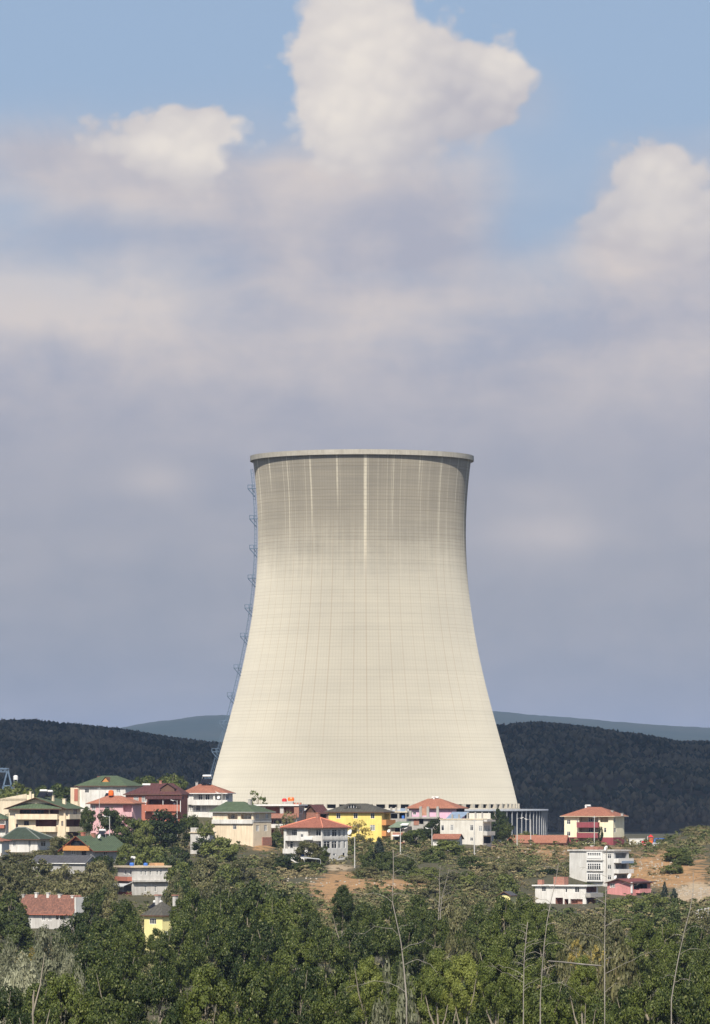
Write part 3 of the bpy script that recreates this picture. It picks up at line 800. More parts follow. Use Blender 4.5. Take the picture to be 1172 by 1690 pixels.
            g.face(((X0, Y0, ze), (X1, Y0, ze), (xm, Y0, zt - .05))); g.face(((X0, Y1, ze), (xm, Y1, zt - .05), (X1, Y1, ze)))
        mb.face((a[0], b[0], b[1], a[1])); mb.face((a[1], b[1], b[2], a[2]))
        mb.face((al[1], bl[1], bl[0], al[0]), 1); mb.face((al[2], bl[2], bl[1], al[1]), 1)
        mb.face((al[0], bl[0], b[0], a[0]), 1); mb.face((bl[2], al[2], a[2], b[2]), 1)
        for p, q in ((a, al), (b, bl)):
            mb.face((p[0], p[1], q[1], q[0]), 1); mb.face((p[1], p[2], q[2], q[1]), 1)
        r = s.child(mb, name, [mat, fas or BROWNW]); s.roof = r
        if wallgable: s.child(g, 'gable', gmat or s.wall)
        return r
    def flat(s, mat, thick=0.35, o=0.35, name='roof'):
        w, d = s.w / 2 + o, s.d / 2 + o
        r = s.child(MB().box(-w, -d, s.h + .003, w, d, s.h + thick), name, mat); s.roof = r; return r
    def box(s, name, mat, x0, y0, x1, y1, out0, out1, parent=None, face='f'):
        """block standing out0..out1 metres in front of a wall face"""
        u0, u1, z0, z1 = s.uz(face, x0, y0, x1, y1)
        mb = MB()
        if face == 'f': mb.box(u0, -s.d / 2 - out1, z0, u1, -s.d / 2 - out0, z1)
        else: mb.box(s.w / 2 + out0, u0, z0, s.w / 2 + out1, u1, z1)
        return s.child(mb, name, mat, parent)
    def balcony(s, face, x0, y0, x1, y1, mat, out=1.1, slab=None, bars=False):
        """parapet between rows y0..y1 (top, floor) standing out of the wall"""
        u0, u1, z0, z1 = s.uz(face, x0, y0, x1, y1); mb = MB()
        O, U, N, H = s.frame_of(face); M = Matrix(((U.x, -N.x, 0, O.x), (U.y, -N.y, 0, O.y), (0, 0, 1, 0), (0, 0, 0, 1)))
        mb.box(u0, 0.003, z0 - .15, u1, out, z0, M=M)
        if bars:
            n = int((u1 - u0) / .28)
            for i in range(n + 1): mb.box(u0 + (u1 - u0) * i / n - .03, out - .07, z0, u0 + (u1 - u0) * i / n + .03, out - .01, z1 - .06, M=M)
            mb.box(u0, out - .09, z1 - .06, u1, out, z1, M=M)
        else:
            mb.box(u0, out - .12, z0, u1, out - .002, z1, M=M); mb.box(u0, .003, z0, u0 + .12, out - .12, z1, M=M); mb.box(u1 - .12, .003, z0, u1, out - .12, z1, M=M)
        return s.child(mb, 'balcony', mat)
    def chimney(s, px, y0, y1, mat=None, w=0.7, y=0.0, cap=True):
        x = s.lx(px, y); z0, z1 = s.z(y1), s.z(y0)
        mb = MB().box(x - w / 2, y - w / 2, z0, x + w / 2, y + w / 2, z1 - (.12 if cap else 0))
        if cap: mb.box(x - w / 2 - .1, y - w / 2 - .1, z1 - .115, x + w / 2 + .1, y + w / 2 + .1, z1)
        return s.child(mb, 'chimney', mat or CONC, getattr(s, 'roof', None))
    def solar(s, px, ytop, ybot, wpx, y=-1.0, tank=WHITE, tilt=38, n=2, up=0.0):
        """solar water heater: tilted collectors on a rack under a lying tank"""
        x = s.lx(px, y); w = wpx * s.s; z0, z1 = s.z(ybot), s.z(ytop); L = max((z1 - z0), .6) / sin(R(tilt)) * .9
        M = Matrix.Translation((x, y, z0)) @ Matrix.Rotation(R(tilt), 4, 'X')
        mb = MB()
        for i in range(n): mb.box(-w / 2 + w * i / n + .04, 0, 0, -w / 2 + w * (i + 1) / n - .04, L, .1, M=M)
        mb.bar((x - w / 2 + .1, y + L * cos(R(tilt)), z0 - .6), (x - w / 2 + .1, y + L * cos(R(tilt)), z1 + up), .07, m=1); mb.bar((x + w / 2 - .1, y + L * cos(R(tilt)), z0 - .6), (x + w / 2 - .1, y + L * cos(R(tilt)), z1 + up), .07, m=1)
        sh = s.child(mb, 'solar_heater', [BLACKP, GREYM], getattr(s, 'roof', None))
        yy = y + L * cos(R(tilt))
        t = MB().tube([(x - w * .42, yy, z1 + .2 + up), (x + w * .42, yy, z1 + .2 + up)], [.3, .3], 10)
        if getattr(s, 'roof', None) is None: s.child(t, 'tank', tank, sh, smooth=False)
        else: s.child(t, 'tank', tank, s.roof)
    def dish(s, px, py, r=0.5, y=None, mat=None):
        y = -s.d / 2 - .4 if y is None else y
        c = Vector((s.lx(px, y), y, s.z(py))); mb = MB(); n = 14
        rot = Vector((-.25, -1, .45)).to_track_quat('Z', 'Y')
        prof = [(0.0, -.12), (.6 * r, -.07), (r, .05)]
        for (r0, z0), (r1, z1) in zip(prof[:-1], prof[1:]):
            for k in range(n):
                a, b = 2 * pi * k / n, 2 * pi * (k + 1) / n
                mb.face([c + rot @ Vector(p) for p in ((r0 * cos(a), r0 * sin(a), z0), (r0 * cos(b), r0 * sin(b), z0), (r1 * cos(b), r1 * sin(b), z1), (r1 * cos(a), r1 * sin(a), z1))])
        mb.bar(c + rot @ Vector((0, 0, -.1)), c + Vector((0, .4, -.5)), .06)
        return s.child(mb, 'satellite_dish', mat or WHITE)
    def pillar(s, face, px, y0, y1, mat, w=.3, out=-.3):
        f = s.fx if face == 'f' else s.ry
        u = f(px); O, U, N, _ = s.frame_of(face); p = O + U * u - N * out
        return s.child(MB().box(p.x - w / 2, p.y - w / 2, s.z(y1), p.x + w / 2, p.y + w / 2, s.z(y0)), 'pillar', mat)

ORANGE = tiles('orange clay tiles', srgb(214, 134, 94), srgb(188, 110, 78))
ORANGE2 = tiles('pale orange clay tiles', srgb(218, 140, 100), srgb(200, 120, 84))
REDT = tiles('bright red tiles', srgb(212, 122, 86), srgb(190, 104, 74))
OLDT = tiles('old weathered tiles', srgb(190, 122, 92), srgb(140, 92, 74), var=0.6)
MAROON = shingle('maroon shingles', srgb(112, 60, 58)); GREENR = shingle('green shingles', srgb(94, 116, 78)); DGREEN = shingle('dark green shingles', srgb(66, 84, 64))
GREYR = shingle('grey brown shingles', srgb(100, 96, 84)); SLATE = shingle('dark slate sheets', srgb(96, 96, 102))
P_white = plaster('white render', (0.72, 0.70, 0.65), 0.24); P_cream = plaster('cream render', srgb(232, 212, 178), 0.22); P_pale = plaster('pale yellow render', srgb(240, 229, 192), 0.14)
P_pink = plaster('pink render', srgb(222, 172, 176), 0.2); P_lilac = plaster('lilac pink render', srgb(226, 178, 202), 0.12); P_yellow = plaster('strong yellow render', srgb(240, 212, 96), 0.16)
P_lemon = plaster('lemon yellow render', srgb(238, 226, 144), 0.12); P_orange = plaster('orange red render', srgb(186, 108, 82), 0.2); P_grey = plaster('grey render', (0.40, 0.39, 0.37), 0.25); P_beige = plaster('beige render', srgb(218, 202, 172), 0.2)
P_maroon = plaster('maroon render', srgb(146, 64, 74), 0.15); P_sand = plaster('sand render', srgb(205, 186, 156), 0.22); P_salmon = plaster('salmon pink render', srgb(216, 140, 136), 0.2); P_dirty = plaster('stained white render', (0.56, 0.54, 0.50), 0.3)
WOOD = plain('orange timber', srgb(200, 138, 80), 0.7, sc=4.0); ORANGEP = plain('orange plastic', srgb(235, 110, 40), 0.4); BLUEP = plain('blue plastic', srgb(60, 110, 190), 0.45); BLUESHEET = plain('blue grey sheet', srgb(140, 158, 180), 0.45, .2)
TEAL = plain('teal plastic', srgb(50, 120, 110), .5); RED = plain('red paint', srgb(190, 40, 40), .5); GREENSH = plain('green grey sheet', srgb(120, 134, 112), .5)

def row(h, face, ys, xs, w, **k):
    for x in xs: h.win(face, x - w / 2, ys[0], x + w / 2, ys[1], **k)

# --- left group
h = House('apartment_house', 'white house with green hip roof and a small brown dormer, highest on the left skyline', 'house', 127, 207, 231, 1340, 1297, 1500, 24, P_white)
for x in (142, 195): h.win('f', x - 3.6, 1301.5, x + 3.6, 1308.5)
h.hip(1280, GREENR, .9); h.finish()
h.box('bay', P_cream, 118, 1300, 130, 1340, -1.0, 1.4); h.box('bay_panel', P_orange, 124.5, 1302, 130.5, 1322, 1.403, 1.5)
h.chimney(161, 1281, 1290, BRICK)
xd = h.lx(175, -3); mb = MB(); z0, z1 = h.z(1291), h.z(1283.5); yy = -h.d / 2 + 1.5
mb.face(((xd - 1.3, yy, z0), (xd + 1.3, yy, z0), (xd, yy, z1)), 1); mb.face(((xd - 1.6, yy - .3, z0 - .1), (xd, yy - .3, z1 + .25), (xd, yy + 4, z1 + .25), (xd - 1.6, yy + 4, z0 - .1))); mb.face(((xd, yy - .3, z1 + .25), (xd + 1.6, yy - .3, z0 - .1), (xd + 1.6, yy + 4, z0 - .1), (xd, yy + 4, z1 + .25)))
h.child(mb, 'dormer', [BROWNW, WOOD], h.roof)

h = House('brick_house', 'orange brick house with layered maroon roof and covered terrace beside white orange-roofed house', 'house', 207, 297, 303, 1352, 1311, 1440, 12, P_orange, depth=9)
h.win('f', 220, 1315, 228, 1324, n=2, pane=CURT); h.win('f', 233.5, 1314, 242, 1324, n=2, pane=CURT); h.loggia('f', 246, 1316, 292, 1327, 1.8); h.loggia('f', 250, 1333, 290, 1348, 1.2)
h.hip(1292.5, MAROON, .7, x0=248, x1=285); h.finish()
h.box('canopy', MAROON, 243, 1314, 304, 1319, .3, 2.6); h.balcony('f', 240, 1328, 300, 1338, P_orange, 2.2)
for px in (243, 272, 301): h.pillar('f', px, 1319, 1340, WHITE, .16, 2.1)
h.window_at('f', h.fx(252), h.fx(262), h.z(1346), h.z(1336), 1.1, n=3, pane=CURT)
h.solar(238, 1296, 1307, 16, -h.d / 2 + 1.4, n=3); h.chimney(264, 1288, 1296, BRICK)
x0, x1 = h.lx(268, -2), h.lx(290, -2); z0, z1 = h.z(1307), h.z(1294); xm = (x0 + x1) / 2; yy = -h.d / 2 + .6
mb = MB(); mb.face(((x0, yy, z0), (x1, yy, z0), (x1, yy, (z0 + z1) / 2), (xm, yy, z1), (x0, yy, (z0 + z1) / 2)), 1)
mb.face(((x0 - .4, yy - .4, (z0 + z1) / 2 - .2), (xm, yy - .4, z1 + .2), (xm, yy + 5, z1 + .2), (x0 - .4, yy + 5, (z0 + z1) / 2 - .2))); mb.face(((xm, yy - .4, z1 + .2), (x1 + .4, yy - .4, (z0 + z1) / 2 - .2), (x1 + .4, yy + 5, (z0 + z1) / 2 - .2), (xm, yy + 5, z1 + .2)))
h.child(mb, 'dormer', [MAROON, BROWNW], h.roof); h.dish(265.5, 1331.5, .55); h.dish(288, 1327, .35)

h = House('villa', 'white house with bright orange hip roof and solar tank just left of the tower foot', 'house', 302, 372, 379, 1348, 1309, 1460, 12, P_white, depth=9)
h.win('f', 304.5, 1311.5, 311.5, 1318, n=2); h.loggia('f', 319, 1310, 352, 1321, .9); h.loggia('f', 355, 1311, 376, 1320, 1.3); h.loggia('f', 310, 1328, 350, 1340, 1.0); h.win('r', 373.5, 1311, 378, 1319, n=1)
h.window_at('f', h.fx(326), h.fx(333), h.z(1320.5), h.z(1311.5), .85); h.window_at('f', h.fx(338), h.fx(345), h.z(1320.5), h.z(1311.5), .85)
for x in (311, 322, 332): h.window_at('f', h.fx(x), h.fx(x + 7), h.z(1338.5), h.z(1329.5), .95)
h.hip(1294, ORANGE, .8, x0=328, x1=347, fas=WHITE); h.finish(); h.balcony('f', 318, 1320.5, 377, 1328, P_white, 1.3); h.pillar('f', 353.5, 1310, 1321, P_white, .35, 0)
h.chimney(324, 1290.5, 1300, P_grey); h.solar(339, 1284.5, 1292.5, 17, -1.5, n=2, up=.5); h.dish(361, 1316, .5)

h = House('apartment_house', 'pink house with orange hip roof carrying a solar panel and an orange water tank', 'house', 148, 219, 232, 1378, 1326, 1400, 18, P_pink)
h.win('f', 150, 1329, 157, 1337, n=2, pane=CURT); h.loggia('f', 203, 1328, 217.5, 1340, 1.4); h.loggia('f', 203, 1350, 217, 1362, 1.4); h.win('f', 172, 1331, 180, 1340); h.win('f', 165, 1352, 172, 1362)
h.hip(1313, ORANGE2, 1.0, x0=176, x1=198); h.finish(); h.balcony('f', 202, 1340, 220, 1347, P_pink, 1.0); h.balcony('f', 202, 1362, 220, 1369, P_pink, 1.0)
h.solar(176, 1309, 1319, 15, -h.d / 2 + 3, n=2)
h.child(MB().lathe([(0, 0), (.7, 0), (.75, .5), (.7, 1.3), (.25, 1.5), (0, 1.5)], 14, off=(h.lx(182, -1), -1.0, h.z(1313))), 'water_tank', ORANGEP, h.roof)

h = House('villa', 'large cream house with long balconies and green gable roof edged in brown, left side', 'house', 12, 108, 130, 1380, 1334, 1370, 20, P_cream, inner=plaster('brown render', srgb(150, 90, 66), .2))
h.loggia('f', 31, 1335.5, 80, 1343.5, 1.6); h.loggia('f', 82, 1335.5, 97, 1344, 1.6); h.loggia('f', 58, 1352, 93, 1364, 1.8); h.win('f', 21.5, 1342, 27, 1350); h.win('f', 38, 1355, 46.5, 1362.5, frame=BROWNW); h.win('f', 24, 1360, 28, 1366, frame=BROWNW)
h.win('r', 119, 1334.5, 124.5, 1344, frame=BROWNW); h.loggia('r', 109.5, 1352.5, 129, 1364.5, 1.5); h.win('f', 101, 1355, 104.5, 1363, frame=BROWNW); h.loggia('r', 112, 1372, 127, 1382, 1.2)
for x in (44, 57, 68): h.window_at('f', h.fx(x - 11), h.fx(x), h.z(1343.3), h.z(1336), 1.55, frame=BROWNW)
h.gable(1317, GREENR, .9, along='y', og=1.3, gmat=P_cream)
h.finish(); h.balcony('f', 27, 1343.5, 98, 1351.5, P_cream, 1.5); h.balcony('f', 56, 1364, 95, 1372, P_cream, 1.4); h.balcony('r', 109, 1344, 130, 1351, P_cream, 1.0); h.balcony('r', 109, 1364.5, 129, 1372, P_cream, .9)
x0, x1 = -h.w / 2 + .6, h.w / 2 - .2; mb = MB(); zt, ze = h.z(1320.5), h.z(1334.6); yo = -h.d / 2 - 1.6; xm = (x0 + x1) / 2
mb.face(((x0, yo, ze), (x1, yo, ze), (xm + 1, yo + 2.6, zt), (xm - 1, yo + 2.6, zt))); mb.face(((x0, yo, ze), (xm - 1, yo + 2.6, zt), (x0 + 2, yo + 2.6, ze + .3))); mb.face(((x1, yo, ze), (x1 - 2, yo + 2.6, ze + .3), (xm + 1, yo + 2.6, zt))); mb.box(x0, yo, ze - .22, x1, yo + .15, ze - .004, 1); mb.box(x0, yo + .15, ze - .1, x1, -h.d / 2 - .01, ze - .005, 1)
h.child(mb, 'porch_roof', [GREENR, BROWNW]); h.solar(66, 1306, 1316, 15, -3.5, n=2); h.solar(78, 1307, 1315, 10, -2.5, n=1)
h.chimney(85, 1313, 1324, P_cream, .8, -1); h.chimney(104, 1318, 1328, P_cream, .8, 1)

h = House('house', 'beige unfinished house with slanting parapet behind the cream villa, far left', 'house', -22, 44, 53, 1345, 1322, 1480, 12, P_beige, depth=8)
h.win('f', 37, 1311, 41, 1318, frame=BROWNW); h.finish()
mb = MB(); w, d = h.w / 2, h.d / 2
for y_ in (-d, d - .25): 
    a = [(-w, y_, h.h), (w, y_, h.h), (w, y_, h.z(1310)), (-w + 2, y_, h.z(1320))]; b = [(x, y + .25, z) for x, y, z in a]
    mb.face(a); mb.face(b[::-1]); mb.face((a[3], a[2], b[2], b[3])); mb.face((a[1], b[1], b[2], a[2])); mb.face((a[0], a[3], b[3], b[0]))
h.child(mb, 'parapet', P_beige); h.chimney(49, 1306, 1322, P_beige, .6)

h = House('bungalow', 'white bungalow with dark green hip roof below the cream villa, far left', 'house', 9, 62, 80, 1410, 1385, 1330, 22, P_white)
h.win('f', 20, 1387.5, 25, 1398, pane=CURT); h.win('f', 46, 1388, 51, 1398, pane=CURT); h.win('r', 67, 1388, 74, 1397)
h.hip(1366, DGREEN, 1.2, caps=plain('ridge metal', (.25, .27, .24)), x0=26, x1=40); h.finish()
h.box('downpipe', plain('grey pipe', (.2, .2, .2)), 48.3, 1387, 48.9, 1408, .02, .12)

h = House('chalet', 'green roofed chalet with orange timber balcony under its gable, left below the pink house', 'house', 103, 155, 205, 1428, 1402, 1278, 35, P_grey)
h.win('f', 116, 1404, 123, 1411); h.win('f', 134, 1404, 142, 1412, frame=BROWNW); h.win('r', 170, 1405, 176, 1412)
h.finish()
h.gable(1381, GREENR, .9, along='y', og=1.2, fas=plain('red brown timber', srgb(130, 66, 44), .7), gmat=WOOD)
z0, z1, z2 = h.z(1404), h.z(1396), h.z(1388); yy = -h.d / 2
mb = MB().box(-h.w / 2 + .6, yy - 1.1, z0, h.w / 2 - .6, yy - .98, z1); mb.box(-h.w / 2 + .6, yy - .98, z0, h.w / 2 - .6, yy - .003, z0 + .12); h.child(mb, 'balcony', WOOD)
mb = MB().box(-h.w / 4, yy - .03, z1 - .6, h.w / 4, yy - .004, z2); h.child(mb, 'glazed_door', GLASS)
h.chimney(135, 1374, 1386, P_orange, .8, -3); h.chimney(152, 1375, 1387, BRICK, .8, -1); h.solar(163, 1372, 1379, 14, 2.5, n=2, tilt=50); h.dish(162, 1380.5, .6, -.5)

h = House('barn', 'low barn with dark slate sheet roof and white verge, left below green roofed chalet', 'barn', 50, 140, 148, 1432, 1424, 1245, 20, P_grey, depth=8)
h.finish(); h.gable(1413, SLATE, .6, along='x', fas=WHITE)

h = House('terraced_house', 'stained white flat roofed two storey house half hidden by trees, left of centre', 'house', 192, 218, 276, 1484, 1432, 1185, 62, P_dirty, inner=P_grey)
h.win('f', 203.5, 1436, 208, 1444, n=1, tr=False); h.win('f', 215.5 - 3, 1436, 217, 1444, n=1, tr=False); h.loggia('f', 203, 1462, 217, 1472, 1.2)
for x in (233, 240, 248, 259, 265): h.win('r', x - 1.6, 1437, x + 1.6, 1444.5, pane=CURT, n=1)
for x in (240, 256): h.win('r', x - 2, 1463, x + 2, 1472, pane=CURT, n=1)
h.flat(P_sand, .4, .7); h.finish(); h.balcony('f', 195, 1447, 218, 1453, P_orange, 1.2); h.balcony('f', 200, 1472, 218, 1478, plaster('dark red render', srgb(110, 44, 40)), 1.0)
h.box('floor_slab', P_dirty, 218, 1452.5, 276, 1455.5, .01, .9, face='r')
u = h.uz('f', 196, 1456, 219, 1462); yy = -h.d / 2
mb = MB(); mb.face(((u[0] - 1, yy - 2.2, u[2]), (u[1], yy - 2.2, u[2]), (u[1], yy - .01, u[3]), (u[0] - 1, yy - .01, u[3]))); mb.box(u[0] - 1, yy - 2.25, u[2] - .25, u[1], yy - 2.2, u[2]); h.child(mb, 'awning', plain('awning cloth', (.5, .52, .52)))
h.child(MB().lathe([(0, 0), (.5, 0), (.55, .4), (.45, .7), (0, .75)], 12, off=(1.5, -3.5, h.h + .4)), 'water_tank', BLUEP, h.roof); h.child(MB().lathe([(0, 0), (.5, 0), (.5, .4), (.4, .6), (0, .65)], 12, off=(.5, .5, h.h + .4)), 'water_tank', BLUEP, h.roof)
h.child(MB().box(-1.2, 2.2, h.h + .4, 1.8, 4.6, h.h + 1.0), 'firewood_pile', plain('firewood', srgb(190, 150, 110), .9)); h.solar(207, 1417, 1428, 11, -4, n=1)

h = House('cottage', 'low white cottage with long weathered red tile roof and white chimneys, lower left', 'cottage', 26, 122, 141, 1534, 1504, 1020, 30, P_dirty)
for x in (70, 81): h.win('f', x - 3.4, 1509, x + 3.4, 1520.5, pane=CURT)
h.loggia('f', 91, 1507, 108, 1518, 1.2); h.pillar('f', 97, 1507, 1518, WHITE, .2, -.1)
h.finish(); h.gable(1479, OLDT, .6, along='x', og=.1, fas=P_orange)
for x, y0 in ((35, 1477), (57, 1474), (77, 1474), (97, 1476), (119, 1478)): h.chimney(x, y0, 1486, P_white if x != 35 else CONC, .55, -.2)
mb = MB().box(h.w / 2 + .02, -h.d / 2 + .2, h.h - .3, h.w / 2 + .3, h.d / 2 - .2, h.z(1481)); h.child(mb, 'fire_wall', P_white)

h = House('house', 'lemon yellow house with grey roof and solar panels deep among trees, bottom left', 'house', 237, 268, 296, 1572, 1511, 965, 40, P_lemon)
h.win('f', 246, 1516, 257.5, 1525.5, n=3); h.win('f', 265, 1538, 268, 1548, n=1); h.win('r', 271, 1537, 277, 1548, n=2)
h.hip(1489, GREYR, .5, x0=252, x1=262); h.finish(); h.solar(250, 1491, 1500, 20, -h.d / 2 + 1.2, n=2, tilt=30); h.chimney(259.5, 1479, 1495, P_dirty, .75); h.chimney(288.5, 1478, 1496, P_dirty, .7, 1.0)
for px, yy_ in ((259.5, 0), (288.5, 1.0)): h.child(MB().box(h.lx(px, yy_) - .5, yy_ - .5, h.z(1479) + .002, h.lx(px, yy_) + .5, yy_ + .5, h.z(1477)), 'chimney_pot', BRICK, h.roof)

h = House('house', 'house cut by the left edge with green roof and orange balcony wall', 'house', -25, 9, 14, 1390, 1352, 1385, 12, P_white, depth=7)
h.loggia('f', -8, 1353, 8, 1360, 1.2); h.hip(1342, GREENR, .3); h.finish(); h.balcony('f', -24, 1361, 9, 1366, P_orange, 1.2)
h = House('house', 'white house cut by the left edge with orange tile roof beside dark green bungalow', 'house', -40, 3, 6, 1424, 1388, 1300, 12, P_white, depth=7)
h.win('f', -6, 1394, 0, 1402); h.hip(1380, ORANGE, .6); h.finish()
h = House('shed', 'small white flat roofed shed hidden among trees left of the big green roof', 'shed', 314, 346, 354, 1402, 1375, 1345, 16, P_dirty)
h.win('f', 322, 1380, 327, 1387); h.flat(P_sand, .3, .3); h.finish()
h.box('parapet', P_dirty, 314, 1366, 324, 1374, -2, -.2)

# --- centre group
h = House('villa', 'big cream house with mid green hip roof and shaded right side before tower foot', 'house', 350, 418, 447, 1392, 1340, 1360, 30, P_cream, inner=P_sand)
h.loggia('f', 375, 1344, 392, 1352, 1.2); h.loggia('f', 397, 1344, 415, 1352, 1.2); h.win('f', 384, 1361, 390, 1369)
h.window_at('f', h.fx(377), h.fx(384), h.z(1351.8), h.z(1344.8), 1.15); h.window_at('f', h.fx(399), h.fx(412), h.z(1351.8), h.z(1344.8), 1.15, pane=CURT)
for x in (424.5, 440): h.win('r', x - 2.5, 1343.5, x + 2.5, 1351.5)
for x in (425, 438): h.win('r', x - 2.4, 1362, x + 2.4, 1372, pane=CURT)
h.hip(1323, GREENR, .9, x0=372, x1=402, fas=P_grey); h.finish(); h.chimney(412, 1319, 1331, CONC, .8)
h.box('floor_band', P_white, 350, 1352.5, 418, 1359.5, .003, .5); h.box('floor_band', P_grey, 418, 1353, 447, 1357, .003, .1, face='r'); h.box('plinth', BRICK, 432, 1382, 447, 1396, .003, .2, face='r')

h = House('house', 'unfinished brick house with flat white roof slab right of the big green roof', 'house', 420, 490, 502, 1392, 1330, 1440, 14, P_dirty, inner=BRICK)
h.loggia('f', 438, 1332, 462, 1343, 2.0); h.loggia('f', 468, 1332, 487, 1343, 2.0); h.loggia('f', 447, 1352, 485, 1360, 1.8); h.loggia('f', 447, 1369, 485, 1380, 1.8); h.win('r', 493, 1333, 499, 1343)
h.flat(WHITE, .4, .8); h.finish(); h.balcony('f', 440, 1342.5, 490, 1349.5, BRICK, 1.0); h.balcony('f', 440, 1360, 492, 1365.5, P_white, 1.2)
h.box('brick_pier', BRICK, 486, 1327, 494, 1349, .003, .4)
h.window_at('f', h.fx(449), h.fx(483), h.z(1359.8), h.z(1352.4), 1.7, n=5)
h.child(MB().lathe([(0, 0), (.9, 0), (.95, .6), (.8, 1.0), (0, 1.1)], 12, off=(h.lx(480, 1), 1.0, h.z(1322))), 'water_tank', ORANGEP, h.roof); h.child(MB().lathe([(0, 0), (.7, 0), (.7, .6), (.4, .9), (0, .9)], 12, off=(h.lx(469, 1), 1.0, h.z(1323))), 'water_tank', RED, h.roof)
h.child(MB().box(h.lx(467, 1), .2, h.h + .4, h.lx(484, 1), 1.8, h.z(1323.05)), 'tank_stand', CONC, h.roof)
for i, px in enumerate((486, 491, 496)): h.child(MB().lathe([(.25, 0), (.35, .5), (.3, .5), (0, .45)], 8, off=(h.lx(px, -2), -2, h.h + .41)), 'plant_pot', P_orange, h.roof)

h = House('cabin', 'small house with maroon gable roof and brick front between brick house and yellow house', 'house', 504, 524, 541, 1372, 1341, 1445, 45, BRICK, inner=DARK)
h.loggia('r', 527, 1342, 538, 1354, .8); h.finish(); h.gable(1329, MAROON, .5, along='y', gmat=BROWNW, og=.5); h.box('white_wall', P_white, 499, 1338, 504, 1360, .0, .3)

h = House('apartment_house', 'strong yellow two storey house with dark grey hip roof and round topped dormer', 'house', 541, 630, 645, 1388, 1340, 1425, 20, P_yellow)
for x in (558.5, 587, 615): h.win('f', x - 3.4, 1341.8, x + 3.4, 1351)
for x in (587, 615): h.win('f', x - 4.0, 1361.5, x + 4.0, 1371, pane=CURT)
h.win('f', 556, 1362, 563, 1371); h.loggia('r', 634, 1343, 643, 1352, 1.2); h.loggia('r', 633, 1362, 644, 1372, 1.2)
h.hip(1326, GREYR, .9, x0=575, x1=606); h.finish(); h.balcony('r', 630, 1353, 646, 1361, WOOD, 1.3); h.balcony('r', 630, 1371, 646, 1379, WOOD, 1.3)
xd, yy = h.lx(579, -4), -h.d / 2 + 1.0; zb_ = h.z(1333.5); mb = MB(); n = 10; rw = 1.55; hh = h.z(1328.4) - zb_
arc = [(xd + rw * cos(pi * i / n), zb_ + hh * sin(pi * i / n)) for i in range(n + 1)]; arc2 = [(xd + (rw + .9) * cos(pi * i / n), zb_ - .1 + (hh + .35) * sin(pi * i / n)) for i in range(n + 1)]
mb.face([(x, yy, z) for x, z in arc], 1)
for i in range(n):
    (xa, za), (xb, zb2) = arc2[i], arc2[i + 1]; (xc, zc), (xd2, zd2) = arc[i], arc[i + 1]
    mb.face(((xa, yy - .3, za), (xa, yy + 4, za), (xb, yy + 4, zb2), (xb, yy - .3, zb2))); mb.face(((xc, yy - .3, zc), (xa, yy - .3, za), (xb, yy - .3, zb2), (xd2, yy - .3, zd2)))
dm = h.child(mb, 'dormer', [GREYR, GLASS], h.roof)
mb = MB()
for k in (-.75, -.25, .25, .75): mb.box(xd + k * rw - .07, yy - .06, zb_, xd + k * rw + .07, yy - .01, zb_ + hh * math.sqrt(1 - k * k))
h.child(mb, 'dormer_bars', WHITE, h.roof); h.box('downpipe', plain('grey pipe', (.2, .2, .2)), 541.5, 1342, 542.2, 1386, .01, .12); h.dish(642, 1371, .5, -h.d/2-.5)

h = House('apartment_house', 'white three level house with bright red hip roof and glazed balconies, front centre', 'house', 468, 531.5, 574, 1424, 1366, 1298, 34, P_white, inner=P_dirty)
h.loggia('f', 472, 1368, 490, 1380, .9); h.window_at('f', h.fx(478.5), h.fx(488.5), h.z(1379.8), h.z(1369.5), .85, n=3)
h.loggia('f', 508, 1369, 530, 1380, .9); h.window_at('f', h.fx(518.5), h.fx(527), h.z(1379.8), h.z(1369.8), .85, n=2)
h.win('f', 495.5, 1376.5, 500.5, 1382, n=2, tr=False); h.loggia('f', 470, 1388, 530, 1401, 1.4); h.loggia('r', 532.5, 1408, 546, 1422, 2.0)
for a, b, pn in ((534, 546, CURT), (548, 556, GLASS), (558, 563, CURT), (566, 570, CURT)): h.win('r', a, 1369, b, 1381, pane=pn, n=1 if b - a < 6 else 2)
for a, b, pn in ((534, 545, GLASS), (547.5, 556, GLASS), (558, 563, CURT), (567, 570.5, CURT)): h.win('r', a, 1388.5, b, 1400.5, pane=pn, n=1 if b - a < 6 else 2)
h.win('r', 549.5, 1409, 554, 1413, n=1, tr=False); h.win('r', 565.5, 1408, 569.5, 1416, n=1, tr=False)
for a, b in ((473, 479), (505, 511), (521, 528)): h.window_at('f', h.fx(a), h.fx(b), h.z(1400.5), h.z(1389), 1.35, n=1)
h.hip(1349.5, REDT, .75, caps=plain('ridge tiles', srgb(216, 140, 112), .8), x0=519, x1=528); h.finish(); h.balcony('f', 469, 1401, 532, 1408, P_white, .8); h.chimney(524.5, 1341, 1352, BRICK, .8, -.3)
h.box('floor_band', P_dirty, 532, 1384, 574, 1387, .003, .12, face='r'); h.box('air_unit', WHITE, 503, 1382, 517, 1386, .01, .5); h.dish(577.5, 1373, .75, -h.d / 2 + 1.5)

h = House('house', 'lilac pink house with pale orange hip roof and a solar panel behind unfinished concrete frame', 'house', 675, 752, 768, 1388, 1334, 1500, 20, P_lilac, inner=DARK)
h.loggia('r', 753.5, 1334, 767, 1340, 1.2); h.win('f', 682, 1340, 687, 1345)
h.hip(1318, ORANGE2, 1.0, x0=707, x1=728); h.finish(); h.solar(716, 1317.5, 1326, 14, -h.d / 2 + 3.2, n=3); h.chimney(717, 1315, 1322, WHITE, .5)

